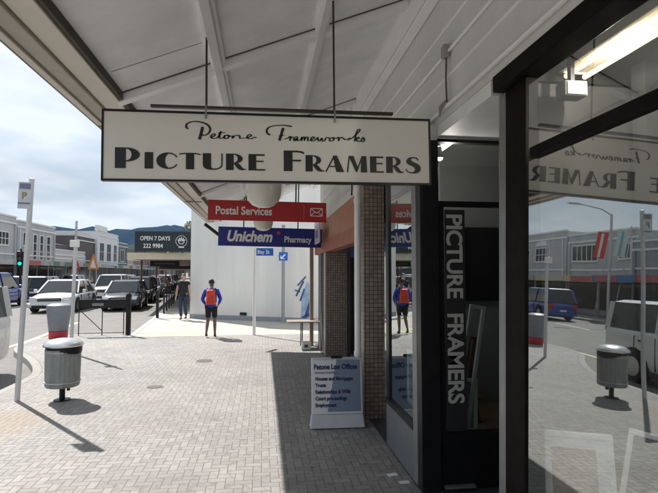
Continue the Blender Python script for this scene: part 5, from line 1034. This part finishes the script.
    for side in (-1, 1):
        MB().lathe([(0.0, -0.006), (0.009, 0), (0.0, 0.006)], 8, (side*0.03, -0.094, 1.645)).build('eye', INK, o)
        MB().lathe([(0.0, -0.03), (0.012, 0), (0.0, 0.03)], 8, (side*0.088, 0.0, 1.635)).build('ear', skinm, o, smooth=True)
    MB().add([(-0.012, -0.095, 1.62), (0.012, -0.095, 1.62), (0, -0.12, 1.615), (0, -0.095, 1.655)], [(0, 1, 2), (0, 2, 3), (2, 1, 3)]).build('nose', skinm, o)
    MB().box(-0.022, 0.022, -0.094, -0.088, 1.585, 1.592).build('mouth', mat('lip', (0.3, 0.1, 0.09), 0.5), o)
    return o
JB = mat('royal_blue_jacket', (0.02, 0.05, 0.42), 0.7, var=0.3, scale=9, bump=1.0, bscale=14); BKC = mat('black_cloth', (0.014, 0.014, 0.017), 0.8, var=0.4, scale=10, bump=1.0, bscale=14); DEN = mat('denim', (0.022, 0.04, 0.085), 0.8, var=0.4, scale=12, bump=1.0, bscale=14)
HAIRD = mat('dark_hair', (0.02, 0.015, 0.012), 0.6, var=0.2); HAIRB = mat('brown_hair', (0.10, 0.06, 0.04), 0.6, var=0.2)
poseA = dict(arm={-1: ((-0.27, -0.02, 1.13), (-0.20, -0.18, 0.98)), 1: ((0.27, -0.02, 1.13), (0.20, -0.18, 0.98))},
             leg={-1: ((-0.10, -0.07, 0.50), (-0.115, 0.0, 0.09)), 1: ((0.10, -0.02, 0.50), (0.12, 0.20, 0.13))}, toe={-1: 0.0, 1: -0.03})
pa = person('man walking away in blue jacket and black shorts with an orange red backpack', (-1.30, 12.95, 0.0), R(180), 1.47, poseA, mat('tanned_skin', (0.20, 0.12, 0.09), 0.55), JB, BKC, mat('dark_shoe', (0.03, 0.03, 0.035), 0.6), HAIRD, shorts=True, long_sleeve=True)
bp_ = empty('backpack', (-1.30, 12.95 - 0.15, 0.0), rz=R(180)); s_ = 1.47/1.75; bp_.scale = (s_, s_, s_); tag(bp_, 'orange red backpack worn by the man in the blue jacket', 'backpack')
OR = mat('orange_red_nylon', (0.75, 0.07, 0.02), 0.55, var=0.08, scale=20)
m_ = MB(); m_.hexa([(-0.15, -0.02, 0.98), (0.15, -0.02, 0.98), (0.14, 0.16, 1.0), (-0.14, 0.16, 1.0), (-0.13, -0.02, 1.44), (0.13, -0.02, 1.44), (0.11, 0.10, 1.42), (-0.11, 0.10, 1.42)]); q_ = m_.build('bag_body', OR, bp_, bevel=0.035)
m_ = MB(); m_.hexa([(-0.11, 0.16, 1.02), (0.11, 0.16, 1.02), (0.10, 0.20, 1.04), (-0.10, 0.20, 1.04), (-0.10, 0.145, 1.22), (0.10, 0.145, 1.22), (0.09, 0.17, 1.20), (-0.09, 0.17, 1.20)]); m_.build('front_pocket', mat('orange_red_nylon_dark', (0.6, 0.05, 0.02), 0.55), bp_, bevel=0.012)
for sx_ in (-1, 1): MB().tube([(sx_*0.10, -0.02, 1.42), (sx_*0.12, -0.16, 1.47), (sx_*0.13, -0.33, 1.34), (sx_*0.14, -0.20, 1.05)], 0.018, 8).build('shoulder_strap', BKC, bp_, smooth=True)
hd = skin('hood', [(0, 0.05, 1.47), (0.0, 0.08, 1.50)], [(0, 1)], [0.085, 0.075], mat('pale_blue_hood', (0.12, 0.22, 0.55), 0.7), pa)
poseB = dict(arm={-1: ((-0.24, 0.03, 1.12), (-0.26, -0.04, 0.86)), 1: ((0.24, -0.01, 1.12), (0.25, 0.05, 0.86))},
             leg={-1: ((-0.09, -0.08, 0.50), (-0.08, 0.04, 0.09)), 1: ((0.09, -0.02, 0.50), (0.07, 0.16, 0.12))}, toe={-1: 0.0, 1: -0.02})
person('man in black T-shirt and dark blue jeans walking by the pale wall corner', (-2.74, 17.75, 0.0), R(-8), 1.60, poseB, SKINL, BKC, DEN, mat('grey_shoe', (0.08, 0.08, 0.09), 0.6), HAIRB)

# ================================================================ air
hz = MB().box(-6000, 6000, -120, 5000, -1.4, 460).build('haze', mat('haze_shell', (1, 1, 1)))
hm = bpy.data.materials.new('haze_air'); hm.use_nodes = True; n = hm.node_tree.nodes; n.remove(n['Principled BSDF'])
pv = n.new('ShaderNodeVolumePrincipled'); pv.inputs['Color'].default_value = (0.34, 0.60, 1.0, 1); pv.inputs['Density'].default_value = 0.00003; pv.inputs['Anisotropy'].default_value = 0.2
hm.node_tree.links.new(pv.outputs[0], n['Material Output'].inputs['Volume']); hz.data.materials.clear(); hz.data.materials.append(hm); hz['kind'] = 'stuff'
